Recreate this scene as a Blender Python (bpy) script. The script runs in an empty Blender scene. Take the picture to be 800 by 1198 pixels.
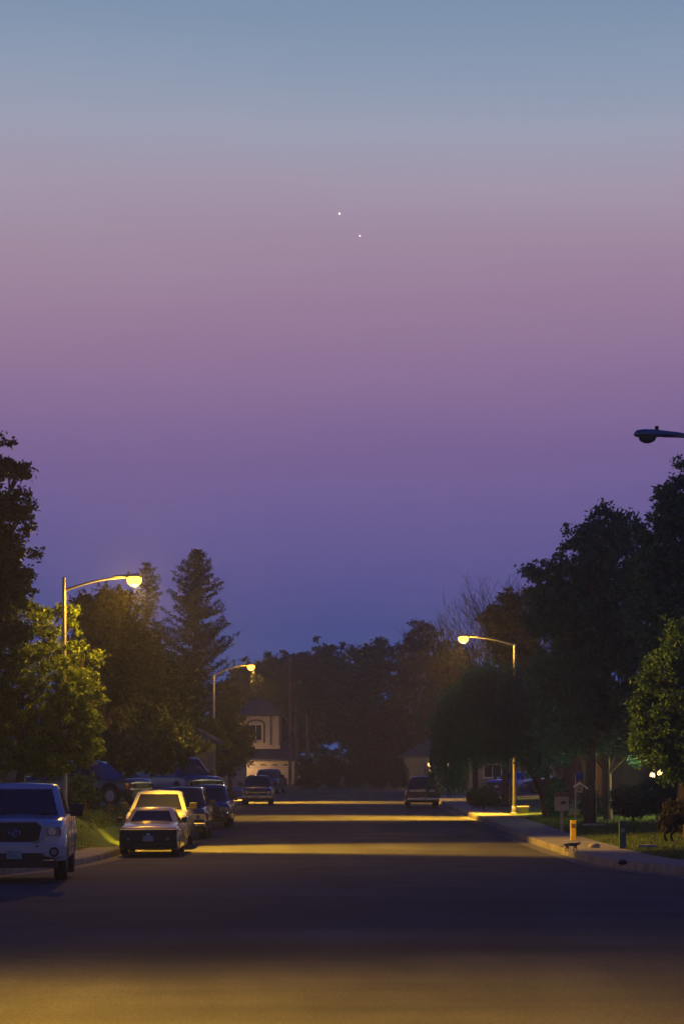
import bpy, bmesh, math, random
import numpy as np
from mathutils import Vector, Matrix
random.seed(7); RNG = np.random.default_rng(11)
C = bpy.context.scene.collection
SC = bpy.context.scene
PI = math.pi
F = 3333.0; HZ = 882.0; CAMZ = 3.0       # lens in pixels of the 800 px wide photo, horizon row, eye height

def sm(t):
    t = max(0.0, min(1.0, t)); return t*t*(3-2*t)
def lerp_tab(tab, y):
    if y <= tab[0][0]: return tab[0][1]
    for (a, va), (b, vb) in zip(tab, tab[1:]):
        if y <= b: return va + (vb-va)*(y-a)/(b-a)
    return tab[-1][1]
LKT = [(10, -8.8), (40, -8.4), (56, -8.0), (64, -7.5), (83, -6.75), (115, -6.3), (150, -6.0), (192, -5.9), (196, -6.6), (198, -8.6)]
RKT = [(10, 8.4), (40, 8.0), (56, 7.65), (64, 7.3), (75, 6.9), (97, 6.35), (120, 6.25), (150, 5.9), (192, 5.85), (196, 6.6), (198, 8.6)]
LK = lambda y: lerp_tab(LKT, y)
RK = lambda y: lerp_tab(RKT, y)
def zr(y): return 0.5*sm((82-y)/30.0)
def G(x, y):
    z = zr(y)
    if y > 217: return 0.10 + 0.004*max(0, y-220)
    if x < 0:
        o = LK(y)-x
        if o <= 0: return z
        return z + 0.10 + 0.88*sm((y-86.7)/1.3)*sm((-x-6.95)/1.3)*sm((190-y)/50.0) + 0.01*min(30, o)
    o = x-RK(y)
    if o <= 0: return z
    return z + 0.10 + 0.035*min(o, 25)
def at(px, py, d): return Vector(((px-400)*d/F, d, CAMZ + (HZ-py)*d/F))

# ------------------------------------------------------------------ materials
def M(name, col, rough=0.6, metal=0.0, var=0.0, scale=4.0, col2=None, bump=0.0, bscale=40.0, spec=0.5, emit=None, es=0.0, coat=0.0, obj_coord=True, stretch=None):
    m = bpy.data.materials.new(name); m.use_nodes = True
    nt = m.node_tree; b = nt.nodes['Principled BSDF']
    b.inputs['Base Color'].default_value = (*col, 1); b.inputs['Roughness'].default_value = rough
    b.inputs['Metallic'].default_value = metal; b.inputs['Specular IOR Level'].default_value = spec
    b.inputs['Coat Weight'].default_value = coat; b.inputs['Coat Roughness'].default_value = 0.08
    tc = nt.nodes.new('ShaderNodeTexCoord'); mp = nt.nodes.new('ShaderNodeMapping')
    nt.links.new(tc.outputs['Object'], mp.inputs[0])
    if stretch: mp.inputs['Scale'].default_value = stretch
    if col2 is None: col2 = tuple(c*(1-var) for c in col)
    n = nt.nodes.new('ShaderNodeTexNoise'); n.inputs['Scale'].default_value = scale; n.inputs['Detail'].default_value = 6
    nt.links.new(mp.outputs[0], n.inputs['Vector'])
    r = nt.nodes.new('ShaderNodeValToRGB'); r.color_ramp.elements[0].position = .35; r.color_ramp.elements[1].position = .65
    r.color_ramp.elements[0].color = (*col2, 1); r.color_ramp.elements[1].color = (*col, 1)
    nt.links.new(n.outputs[0], r.inputs[0]); nt.links.new(r.outputs[0], b.inputs['Base Color'])
    if bump:
        n2 = nt.nodes.new('ShaderNodeTexNoise'); n2.inputs['Scale'].default_value = bscale; n2.inputs['Detail'].default_value = 4
        nt.links.new(mp.outputs[0], n2.inputs['Vector'])
        bp = nt.nodes.new('ShaderNodeBump'); bp.inputs['Strength'].default_value = bump; bp.inputs['Distance'].default_value = .02
        nt.links.new(n2.outputs[0], bp.inputs['Height']); nt.links.new(bp.outputs[0], b.inputs['Normal'])
    if emit:
        b.inputs['Emission Color'].default_value = (*emit, 1); b.inputs['Emission Strength'].default_value = es
    return m
def leaf_mat(name, a, b_, rough=.55):
    m = bpy.data.materials.new(name); m.use_nodes = True; nt = m.node_tree; p = nt.nodes['Principled BSDF']
    g = nt.nodes.new('ShaderNodeNewGeometry'); r = nt.nodes.new('ShaderNodeValToRGB')
    r.color_ramp.elements[0].color = (*a, 1); r.color_ramp.elements[1].color = (*b_, 1)
    nt.links.new(g.outputs['Random Per Island'], r.inputs[0]); nt.links.new(r.outputs[0], p.inputs['Base Color'])
    p.inputs['Roughness'].default_value = rough; p.inputs['Specular IOR Level'].default_value = .25
    t = nt.nodes.new('ShaderNodeBsdfTranslucent'); nt.links.new(r.outputs[0], t.inputs[0])
    mx = nt.nodes.new('ShaderNodeMixShader'); mx.inputs[0].default_value = .3
    out = nt.nodes['Material Output']
    nt.links.new(p.outputs[0], mx.inputs[1]); nt.links.new(t.outputs[0], mx.inputs[2]); nt.links.new(mx.outputs[0], out.inputs[0])
    return m
MT = dict(
 chrome=M('chrome', (.6,.6,.62), .15, 1), rubber=M('rubber', (.012,.012,.013), .8, bump=.2), dark=M('dark plastic', (.012,.012,.014), .45),
 glass=M('tinted glass', (.006,.007,.010), .04, spec=.7), rim=M('alloy rim', (.35,.35,.36), .3, 1), lampglass=M('headlight glass', (.25,.25,.26), .08, spec=.8, coat=1),
 amber=M('amber lens', (.5,.12,.01), .15), red=M('red lens', (.25,.01,.01), .15), plate=M('licence plate', (.45,.46,.50), .4, var=.5, scale=18),
 galv=M('galvanised steel', (.35,.35,.34), .45, .6, var=.25, scale=3), concrete=M('concrete block', (.32,.31,.28), .85, var=.25, scale=5, bump=.3),
 bark=M('bark', (.07,.05,.035), .9, var=.5, scale=6, bump=.6, stretch=(1,1,.25)), palebark=M('pale bark', (.20,.16,.12), .9, var=.5, scale=5, bump=.5, stretch=(1,1,.2)),
 stucco=M('beige stucco', (.48,.38,.26), .9, var=.1, scale=2, bump=.2), roof=M('grey shingles', (.10,.085,.08), .9, var=.35, scale=3, bump=.5),
 trim=M('dark trim', (.10,.09,.10), .7, var=.2), door=M('cream garage door', (.45,.36,.25), .6, var=.08), wpane=M('window pane', (.015,.016,.02), .06, spec=.6),
 blind=M('pale window blind', (.30,.25,.18), .8), brown=M('brown siding', (.13,.08,.06), .85, var=.25), tan=M('tan siding', (.22,.18,.13), .85, var=.2),
 white=M('white paint', (.6,.6,.58), .6, var=.1), yellow=M('yellow paint', (.62,.46,.03), .5, var=.2, scale=9), green=M('green utility metal', (.035,.10,.085), .5, .1, var=.2),
 wood=M('weathered wood', (.15,.11,.08), .85, var=.4, scale=8), mailbox=M('grey mailbox board', (.30,.30,.26), .7, var=.2, scale=6), blue=M('blue fabric', (.01,.015,.30), .7, var=.3),
 blackfur=M('black fur', (.003,.003,.005), .95, spec=.1, bump=.5, bscale=90), catfur=M('grey tabby fur', (.16,.15,.13), .85, var=.6, scale=14, bump=.4), eye=M('dark eye', (.01,.01,.01), .1),
 redc=M('red collar', (.35,.02,.02), .6), straw=M('blossom', (.5,.46,.38), .8),
)
def emit(name, col, s):
    m = bpy.data.materials.new(name); m.use_nodes = True; b = m.node_tree.nodes['Principled BSDF']
    b.inputs['Base Color'].default_value = (.03,.03,.03,1); b.inputs['Emission Color'].default_value = (*col, 1); b.inputs['Emission Strength'].default_value = s; return m
SOD = (1.0, .49, .028)
MT['sodium'] = emit('lit sodium bowl', (1.0, .44, .04), 7)
MT['porch'] = emit('lit porch globe', (1.0, .50, .12), 1.3)
MT['warmwin'] = emit('lit window', (1.0, .55, .16), .55)
MT['planet'] = emit('planet light', (1.0, .86, .66), 2.4)
MT['offbowl'] = M('unlit glass bowl', (.12,.11,.07), .1, spec=.8)
def paint(name, col, rough=.3, metal=.2): return M(name+' car paint', col, rough, metal, var=.12, scale=2, coat=.9)

# ------------------------------------------------------------------ mesh builder
class MB:
    def __init__(s): s.v = []; s.f = []
    def add(s, vs, fs, mat=None):
        o = len(s.v)
        for p in vs: s.v.append(tuple(mat @ Vector(p)) if mat is not None else tuple(p))
        for f in fs: s.f.append(tuple(i+o for i in f))
        return s
    def box(s, c, d, mat=None):
        x, y, z = c; a, b, h = d[0]/2, d[1]/2, d[2]/2
        vs = [(x+i*a, y+j*b, z+k*h) for k in (-1,1) for j in (-1,1) for i in (-1,1)]
        return s.add(vs, [(0,2,3,1),(4,5,7,6),(0,1,5,4),(2,6,7,3),(0,4,6,2),(1,3,7,5)], mat)
    def tube(s, pts, rad, n=8, cap=True):
        pts = [Vector(p) for p in pts]
        if not hasattr(rad, '__len__'): rad = [rad]*len(pts)
        rings = []
        for i, p in enumerate(pts):
            t = (pts[min(i+1, len(pts)-1)]-pts[max(i-1, 0)]).normalized()
            up = Vector((0,0,1)) if abs(t.z) < .9 else Vector((1,0,0))
            a = t.cross(up).normalized(); b = t.cross(a)
            o = len(s.v)
            for k in range(n):
                an = 2*PI*k/n; s.v.append(tuple(p + rad[i]*(a*math.cos(an)+b*math.sin(an))))
            rings.append(o)
        for r0, r1 in zip(rings, rings[1:]):
            for k in range(n): s.f.append((r0+k, r0+(k+1)%n, r1+(k+1)%n, r1+k))
        if cap: s.f.append(tuple(rings[0]+k for k in reversed(range(n)))); s.f.append(tuple(rings[-1]+k for k in range(n)))
        return s
    def lathe(s, prof, c=(0,0,0), axis='z', n=20):   # prof: (r, h)
        o = len(s.v); m = len(prof)
        for k in range(n):
            an = 2*PI*k/n
            for r, h in prof:
                a, b = r*math.cos(an), r*math.sin(an)
                p = (a, b, h) if axis == 'z' else (h, a, b) if axis == 'x' else (a, h, b)
                s.v.append((c[0]+p[0], c[1]+p[1], c[2]+p[2]))
        for k in range(n):
            q = (k+1) % n
            for i in range(m-1): s.f.append((o+k*m+i, o+q*m+i, o+q*m+i+1, o+k*m+i+1))
        return s
    def ball(s, c, r, n=14, m=9):
        if not hasattr(r, '__len__'): r = (r,r,r)
        prof = [(max(1e-4, math.sin(PI*i/m)), -math.cos(PI*i/m)) for i in range(m+1)]
        o = len(s.v); s.lathe(prof, n=n)
        for i in range(o, len(s.v)): p = s.v[i]; s.v[i] = (c[0]+p[0]*r[0], c[1]+p[1]*r[1], c[2]+p[2]*r[2])
        return s
    def prism(s, poly, lo, hi, axis='y', mat=None):
        n = len(poly)
        def P(a, b, t): return (a, t, b) if axis == 'y' else (t, a, b) if axis == 'x' else (a, b, t)
        vs = [P(a, b, lo) for a, b in poly] + [P(a, b, hi) for a, b in poly]
        return s.add(vs, [tuple(range(n)), tuple(range(2*n-1, n-1, -1))] + [(i, n+i, n+(i+1)%n, (i+1)%n) for i in range(n)], mat)
    def quad(s, a, b, c, d): return s.add([a,b,c,d], [(0,1,2,3)])
    def build(s, name, mat, parent=None, smooth=False, bevel=0, recalc=True):
        me = bpy.data.meshes.new(name); me.from_pydata(s.v, [], s.f)
        if recalc:
            bm = bmesh.new(); bm.from_mesh(me); bmesh.ops.recalc_face_normals(bm, faces=bm.faces); bm.to_mesh(me); bm.free()
        me.materials.append(mat if not isinstance(mat, str) else MT[mat])
        if smooth:
            me.polygons.foreach_set('use_smooth', [True]*len(me.polygons))
            try: me.set_sharp_from_angle(angle=math.radians(40))
            except Exception: pass
        o = bpy.data.objects.new(name, me); C.objects.link(o)
        if parent: o.parent = parent
        if bevel:
            b = o.modifiers.new('bevel', 'BEVEL'); b.width = bevel; b.segments = 2; b.limit_method = 'ANGLE'
        return o
def tag(o, label=None, cat=None, group=None, kind=None):
    for k, v in (('label', label), ('category', cat), ('group', group), ('kind', kind)):
        if v: o[k] = v
    return o
def thing(name, label, cat, loc=(0,0,0), rz=0, group=None):
    o = bpy.data.objects.new(name, None); C.objects.link(o); o.location = loc; o.rotation_euler = (0,0,rz)
    o.empty_display_size = .3
    return tag(o, label, cat, group)
def fastmesh(name, verts, faces4, mat, parent=None):
    me = bpy.data.meshes.new(name); n = len(verts); q = len(faces4); k = faces4.shape[1]
    me.vertices.add(n); me.vertices.foreach_set('co', verts.astype(np.float32).ravel())
    me.loops.add(q*k); me.loops.foreach_set('vertex_index', faces4.astype(np.int32).ravel())
    me.polygons.add(q); me.polygons.foreach_set('loop_start', np.arange(0, q*k, k, dtype=np.int32))
    me.update(calc_edges=True); me.materials.append(mat if not isinstance(mat, str) else MT[mat])
    o = bpy.data.objects.new(name, me); C.objects.link(o)
    if parent: o.parent = parent
    return o

# ------------------------------------------------------------------ ground, road, kerbs
YS = [0, 10, 20, 30, 36, 42, 48] + list(np.arange(50, 86, 1.0)) + list(np.arange(86, 90, .25)) + list(np.arange(90, 96, 1.0)) + list(range(97, 198, 3)) + [198]
def sheet(name, cols, ys, mat, zf, kind='structure', smooth=True):
    """cols(y) -> list of x positions"""
    v = []; f = []
    n = len(cols(ys[0]))
    for y in ys:
        for x in cols(y): v.append((x, y, zf(x, y)))
    for i in range(len(ys)-1):
        for j in range(n-1): f.append((i*n+j, i*n+j+1, (i+1)*n+j+1, (i+1)*n+j))
    m = MB(); m.v = v; m.f = f
    return tag(m.build(name, mat, smooth=smooth, recalc=False), kind=kind)

def asphalt():
    m = bpy.data.materials.new('asphalt'); m.use_nodes = True; nt = m.node_tree; b = nt.nodes['Principled BSDF']
    L = nt.links.new; N = nt.nodes.new
    tc = N('ShaderNodeTexCoord')
    def noise(sc, stretch, det=5):
        mp = N('ShaderNodeMapping'); mp.inputs['Scale'].default_value = stretch; L(tc.outputs['Object'], mp.inputs[0])
        n = N('ShaderNodeTexNoise'); n.inputs['Scale'].default_value = sc; n.inputs['Detail'].default_value = det; L(mp.outputs[0], n.inputs['Vector']); return n.outputs[0]
    fine = noise(30, (1,1,1), 8); wear = noise(.5, (1.2,.25,1)); big = noise(.12, (1,1,1), 3)
    def ramp(s, p0, p1, c0, c1):
        r = N('ShaderNodeValToRGB'); r.color_ramp.elements[0].position = p0; r.color_ramp.elements[1].position = p1
        r.color_ramp.elements[0].color = c0; r.color_ramp.elements[1].color = c1; L(s, r.inputs[0]); return r.outputs[0]
    def mul(a, c):
        x = N('ShaderNodeMix'); x.data_type = 'RGBA'; x.blend_type = 'MULTIPLY'; x.inputs[0].default_value = 1; L(a, x.inputs[6]); L(c, x.inputs[7]); return x.outputs[2]
    base = ramp(fine, .3, .7, (.036,.041,.053,1), (.084,.088,.100,1))
    c = mul(base, ramp(wear, .35, .65, (.72,.72,.74,1), (1.1,1.1,1.1,1)))
    c = mul(c, ramp(big, .4, .6, (.85,.85,.87,1), (1.1,1.09,1.06,1)))
    # sealed cracks: thin dark winding lines
    mp = N('ShaderNodeMapping'); mp.inputs['Scale'].default_value = (.22,.09,1); L(tc.outputs['Object'], mp.inputs[0])
    dn = N('ShaderNodeTexNoise'); dn.inputs['Scale'].default_value = 3; L(mp.outputs[0], dn.inputs['Vector'])
    ad = N('ShaderNodeVectorMath'); ad.operation = 'MULTIPLY_ADD'; ad.inputs[1].default_value = (.35,.35,.35); L(dn.outputs['Color'], ad.inputs[0]); L(mp.outputs[0], ad.inputs[2])
    vo = N('ShaderNodeTexVoronoi'); vo.feature = 'DISTANCE_TO_EDGE'; vo.inputs['Scale'].default_value = 1.0; L(ad.outputs[0], vo.inputs['Vector'])
    streak = noise(.5, (.2,.8,1), 6)
    c = mul(c, ramp(streak, .36, .64, (.76,.77,.80,1), (1.16,1.15,1.12,1)))
    L(c, b.inputs['Base Color'])
    b.inputs['Roughness'].default_value = .85; b.inputs['Specular IOR Level'].default_value = .08
    bp = N('ShaderNodeBump'); bp.inputs['Strength'].default_value = .5; bp.inputs['Distance'].default_value = .01; L(fine, bp.inputs['Height']); L(bp.outputs[0], b.inputs['Normal'])
    return m
ASPH = asphalt()
def sidewalk_mat():
    m = bpy.data.materials.new('sidewalk concrete'); m.use_nodes = True; nt = m.node_tree; b = nt.nodes['Principled BSDF']; L = nt.links.new; N = nt.nodes.new
    tc = N('ShaderNodeTexCoord'); n = N('ShaderNodeTexNoise'); n.inputs['Scale'].default_value = 2.5; n.inputs['Detail'].default_value = 8; L(tc.outputs['Object'], n.inputs['Vector'])
    r = N('ShaderNodeValToRGB'); r.color_ramp.elements[0].color = (.10,.105,.11,1); r.color_ramp.elements[1].color = (.21,.215,.22,1)
    r.color_ramp.elements[0].position = .3; r.color_ramp.elements[1].position = .7; L(n.outputs[0], r.inputs[0])
    mp = N('ShaderNodeMapping'); mp.inputs['Scale'].default_value = (1,.66,1); L(tc.outputs['Object'], mp.inputs[0])
    br = N('ShaderNodeTexBrick'); br.offset = 0; br.inputs['Mortar Size'].default_value = .012; br.inputs['Scale'].default_value = 1; br.inputs['Brick Width'].default_value = 40; br.inputs['Row Height'].default_value = 1
    br.inputs['Color1'].default_value = (1,1,1,1); br.inputs['Color2'].default_value = (.88,.88,.88,1); br.inputs['Mortar'].default_value = (.35,.35,.35,1); L(mp.outputs[0], br.inputs['Vector'])
    x = N('ShaderNodeMix'); x.data_type = 'RGBA'; x.blend_type = 'MULTIPLY'; x.inputs[0].default_value = 1; L(r.outputs[0], x.inputs[6]); L(br.outputs[0], x.inputs[7]); L(x.outputs[2], b.inputs['Base Color'])
    b.inputs['Roughness'].default_value = .8
    return m
SIDE = sidewalk_mat()
LAWN = M('lawn turf', (.08,.16,.03), .9, col2=(.05,.095,.02), scale=1.6, bump=1.0, bscale=60)
SOIL = M('dry soil', (.075,.06,.04), .95, var=.4, scale=.8, bump=.6, bscale=12)

base = MB(); base.quad((-3000,-60,-.12), (3000,-60,-.12), (3000,6000,-.12), (-3000,6000,-.12)); tag(base.build('ground', SOIL, recalc=False), kind='structure')
sheet('road', lambda y: [LK(y)+(RK(y)-LK(y))*i/8 for i in range(9)], YS, ASPH, lambda x, y: zr(y)+.05*math.cos(PI/2*min(1, abs(x)/8.0))-.05)
sheet('cross_street', lambda y: list(np.linspace(-120, 120, 25)), [198, 206, 217], ASPH, lambda x, y: -.002)
sheet('left_lawn', lambda y: [LK(y)-o for o in (.14, .6, 1.0, 1.3, 1.6, 2.0, 2.4, 2.8, 3.4, 4.2, 6, 10, 20, 50, 100)], YS[:-2], LAWN, G)
sheet('right_lawn', lambda y: [RK(y)+o for o in (.14, .8, 1.7, 2.4, 3.2, 4.2, 6, 10, 16, 25, 50, 100)], YS[:-2], LAWN, G)
sheet('far_lawn', lambda y: list(np.linspace(-120, 120, 41)), [217.2, 222, 240, 260, 300, 420], SOIL, lambda x, y: G(x, 218+max(0, y-218)))
def swl(y): return 1.35 if y < 87 else .75
sheet('left_sidewalk', lambda y: [LK(y)-.14, LK(y)-.14-swl(y)], YS[:-2], SIDE, lambda x, y: zr(y)+.135)
sheet('right_sidewalk', lambda y: [RK(y)+.14, RK(y)+1.75], YS[:-2], SIDE, lambda x, y: zr(y)+.17)
sheet('far_sidewalk', lambda y: [-60, 0, 60], [217.2, 219.2], SIDE, lambda x, y: .125)
def kerb(name, K, sgn, ys):
    m = MB(); sec = [(0, -.04), (.015, .10), (.04, .13), (.14, .138), (.15, -.04)]
    if sgn > 0: sec = [(a, b+(.035 if b > 0 else 0)) for a, b in sec]
    n = len(sec)
    for y in ys:
        for a, b in sec: m.v.append((K(y)+sgn*a, y, zr(y)+b))
    for i in range(len(ys)-1):
        for j in range(n-1): m.f.append((i*n+j, i*n+j+1, (i+1)*n+j+1, (i+1)*n+j))
    tag(m.build(name, SIDE, smooth=True), kind='structure')
kerb('left_kerb', LK, -1, YS[:-2]); kerb('right_kerb', RK, 1, YS[:-2])
m = MB(); m.box((0, 217.1, .045), (120, .16, .17)); tag(m.build('far_kerb', SIDE), kind='structure')
GUT = M('stained gutter concrete', (.095,.095,.10), .85, col2=(.05,.05,.055), scale=1.5, stretch=(1,.3,1))
KRB = M('weathered kerb concrete', (.17,.165,.16), .85, col2=(.07,.07,.072), scale=1.2, bump=.3)
for k_ in ('left_kerb', 'right_kerb'): bpy.data.objects[k_].data.materials[0] = KRB
def gutter(name, K, sgn):
    sheet(name, lambda y: ([K(y)-sgn*.45, K(y)] if sgn > 0 else [K(y), K(y)+.45]), YS[:-2], GUT, lambda x, y: zr(y)+.05*math.cos(PI/2*min(1, abs(x)/8.0))-.05+.006)
gutter('left_gutter', LK, -1); gutter('right_gutter', RK, 1)
sheet('right_driveway', lambda y: list(np.linspace(RK(y)+1.76, 34, 9)), [176, 182, 188, 192], SIDE, lambda x, y: G(x, y)+.03)
sheet('left_driveway', lambda y: list(np.linspace(-30, LK(y)-.9, 12)), [103, 105, 107, 109, 111, 113], SIDE, lambda x, y: G(x, y)+.05)
sheet('house_driveway', lambda y: [-9, -7.5, -6, -4.6], [219.3, 225, 235, 250], SIDE, lambda x, y: G(x, y)+.03)

# ------------------------------------------------------------------ vehicles (front towards local -y, wheels on z = 0)
def vehicle(name, label, cat, loc, rz, L, W, H, col, hood=1.0, belt=1.05, cowl=.30, roof0=.45, roof1=.75, tail=.8, deck=None, bed=False,
            wr=.36, clear=.25, wy=(.18,.80), tumble=.20, face='truck', far=False, rear=False, windows=2, chromebump=True, mirror=.2, lower=None, nose=None, shadeface=False):
    t = thing(name, label, cat, loc, rz, 'vehicles parked along the street' if cat != 'boat' else None)
    P = paint(label.split()[0]+' '+name, *([col] if len(col) == 3 and not isinstance(col[0], tuple) else col))
    w = W/2; y0 = -L/2
    nose = nose or hood-.08
    deck = deck if deck is not None else belt
    wys = [y0+L*a for a in wy]
    def top(u):          # u 0..1 along the length
        if u < .03: return nose-.10+(u/.03)*.10
        if u < cowl: return nose+(hood+.03-nose)*((u-.03)/(cowl-.03))**.7
        if u < tail: return belt
        return deck
    n = 61; m = MB(); secs = []
    us = sorted(set([0, .006, .015, .03]+[i/60 for i in range(2, 59)]+[.985, .995, 1]+[tail-.002, tail+.002, cowl-.002, cowl+.002]))
    for u in us:
        y = y0+L*u; zt = top(u)
        ws = w*(1-.13*max(0, 1-u/.07)**2-.06*max(0, 1-(1-u)/.03)**2)
        if u < .006: ws = w*.86
        za = clear
        for yc in wys:
            d = abs(y-yc); R = wr*1.16
            if d < R: za = max(za, wr+math.sqrt(R*R-d*d))
        za = min(za, zt-.12)
        zfl = clear+.02+(.10 if u < .04 or u > .97 else 0)
        zs = zt-.06
        zm = (clear+zs)/2 if za < (clear+zs)/2 else (za+zs)/2
        inbed = bed and tail+.001 < u < .985
        sec = [(0, zfl), (.70*ws, zfl), (.701*ws, max(za, zfl)), (.975*ws, max(za, clear)), (ws, max(za, clear)+.04), (ws*1.0, zm), (ws*.975, zs-.05), (ws*.945, zs+.02),
               (ws*.90, zt+.0 if not inbed else zt), (ws*.87 if inbed else ws*.80, zt-.48 if inbed else zt+.015), (0, zt-.48 if inbed else zt+.055)]
        secs.append([(x, y, z) for x, z in sec]+[(-x, y, z) for x, z in reversed(sec[1:-1])])
    k = len(secs[0])
    for s_ in secs: m.v += s_
    for i in range(len(secs)-1):
        for j in range(k): m.f.append((i*k+j, i*k+(j+1)%k, (i+1)*k+(j+1)%k, (i+1)*k+j))
    m.f.append(tuple(range(k))); m.f.append(tuple((len(secs)-1)*k+j for j in reversed(range(k))))
    m.build('body', P, t, smooth=True)
    # cabin
    wb = w*.93; wt_ = w-tumble-.06
    yF, yFt, yRt, yR = y0+L*(cowl-.01), y0+L*roof0, y0+L*roof1, y0+L*(tail-.005)
    def ring(wd, a, b, z, r=.13):
        return [(-wd, a+r, z), (-wd+r, a, z), (0, a-.04, z), (wd-r, a, z), (wd, a+r, z), (wd, b-r, z), (wd-r, b, z), (0, b+.02, z), (-wd+r, b, z), (-wd, b-r, z)]
    def crown(rg, dz): return [(x, y, z+(dz if i in (2, 7) else 0)) for i, (x, y, z) in enumerate(rg)]
    zl = belt-.03; zu = H-.09
    R = [ring(wb, yF, yR, zl), ring(wt_, yFt, yRt, zu), crown(ring(wt_-.04, yFt+.05, yRt-.04, H-.045), .02), crown(ring(wt_-.13, yFt+.14, yRt-.12, H-.015), .02), crown(ring(wt_-.32, yFt+.30, yRt-.25, H), .015)]
    m = MB(); 
    for r_ in R: m.v += r_
    for i in range(4):
        for j in range(10): m.f.append((i*10+j, i*10+(j+1)%10, (i+1)*10+(j+1)%10, (i+1)*10+j))
    m.f.append(tuple(range(40, 50)))
    m.build('cabin', P, t, smooth=True)
    def pane(a, b, c, d, mg, nrm, nm, mat='glass', pr=.006):
        a, b, c, d = map(Vector, (a, b, c, d))   # a,b lower; c,d upper (above b, a)
        def P_(u, v): return (a*(1-u)+b*u)*(1-v)+(d*(1-u)+c*u)*v + Vector(nrm)*pr
        q = [P_(mg[0], mg[2]), P_(1-mg[1], mg[2]), P_(1-mg[1], 1-mg[3]), P_(mg[0], 1-mg[3])]
        mm = MB(); mm.add(q+[x-Vector(nrm)*.01 for x in q], [(0,1,2,3),(7,6,5,4),(0,4,5,1),(1,5,6,2),(2,6,7,3),(3,7,4,0)])
        return mm.build(nm, mat, t, recalc=True)
    # windscreen follows the centre bulge: two halves of one mesh
    def screen(i0, back, nm):
        mm = MB()
        if not back: lo = [R[0][j] for j in (1,2,3)]; up = [R[1][j] for j in (1,2,3)]; s = -1
        else: lo = [R[0][j] for j in (6,7,8)]; up = [R[1][j] for j in (6,7,8)]; s = 1
        pts = []
        for v_ in (.07, .95):
            for q in range(3):
                p = Vector(lo[q])*(1-v_)+Vector(up[q])*v_
                p.x *= 1.0; p += Vector((0, s*.012, .006)); pts.append(p)
        mm.add(pts, [(0,1,4,3), (1,2,5,4)])
        return mm.build(nm, 'glass', t, smooth=True, recalc=False)
    ws_ = screen(0, False, 'windscreen'); screen(0, True, 'rear_window')
    if not far:
        mm = MB()
        for sx in (-.45, .15):
            mm.tube([Vector((sx*w, yF-.03, zl+.06)), Vector((sx*w+.45*w, yF+.16*(yFt-yF)-.05, zl+.16*(zu-zl)))], .012, 5)
        mm.build('wiper', 'dark', t)
    for s in (-1, 1):
        cuts = [(.10, .52), (.55, .93)] if windows == 2 else [(.12, .93)] if windows == 1 else [(.08, .34), (.365, .64), (.665, .95)]
        lo0, lo1, up0, up1 = (s*wb, yF+.08, zl), (s*wb, yR-.08, zl), (s*wt_, yFt+.08, zu), (s*wt_, yRt-.08, zu)
        for a, b in cuts:
            lo0_, lo1_, up0_, up1_ = map(Vector, (lo0, lo1, up0, up1))
            pane(lo0_+(lo1_-lo0_)*a*.9, lo0_+(lo1_-lo0_)*b, up0_+(up1_-up0_)*b, up0_+(up1_-up0_)*a, (0,0,.10,.06), (s,0,.15), 'side_window')
        # door seams and handles
        if not far:
            for u in ([cowl+.03, (cowl+tail)/2+.02, tail-.03] if windows >= 2 else [cowl+.03, tail-.03]):
                mm = MB(); mm.box((s*(w+.001), y0+L*u, (clear+belt)/2+.1), (.006, .012, belt-clear-.25)); mm.build('door_seam', 'dark', t)
            mm = MB(); mm.box((s*(w+.012), y0+L*((cowl+tail)/2-.01), belt-.16), (.03, .16, .03)); mm.build('door_handle', P, t)
        if mirror:
            mm = MB(); mm.box((s*(w+.02), yF+.33, belt+.06), (.14, .05, .04)); mm.box((s*(w+mirror*.55), yF+.34, belt+.12), (mirror, .12, mirror*.95)); mm.build('mirror', 'dark', t, bevel=.02)
    # wheels
    for s in (-1, 1):
        for yc in wys:
            wd = .25 if wr > .35 else .2
            prof = [(wr*.62, -wd/2), (wr*.93, -wd/2), (wr, -wd*.36), (wr, wd*.36), (wr*.93, wd/2), (wr*.62, wd/2)]
            mm = MB(); mm.lathe(prof, (0,0,0), 'x', 28); o = mm.build('wheel', 'rubber', t, smooth=True); o.location = (s*(w-.02-wd/2), yc, wr)
            mm = MB(); mm.lathe([(.001, s*(wd/2-.03)), (wr*.14, s*(wd/2-.03)), (wr*.16, s*(wd/2-.07)), (wr*.52, s*(wd/2-.07)), (wr*.60, s*(wd/2-.01)), (wr*.65, s*(wd/2-.01)), (wr*.63, -s*wd/2+.01)], (0,0,0), 'x', 24)
            if not far:
                for q in range(6):
                    a = PI/3*q; mm.box((0,0,0), (.03, wr*.10, wr*.5), Matrix.Translation((s*(wd/2-.035), math.sin(a)*wr*.34, math.cos(a)*wr*.34)) @ Matrix.Rotation(-a, 4, 'X'))
            mm.build('rim', 'rim', o, smooth=True)
    # inner underbody
    mm = MB(); mm.box((0, 0, clear+.09), (W*.66, L*.9, .16)); mm.build('underbody', 'dark', t)
    yf = y0-.012
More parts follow.
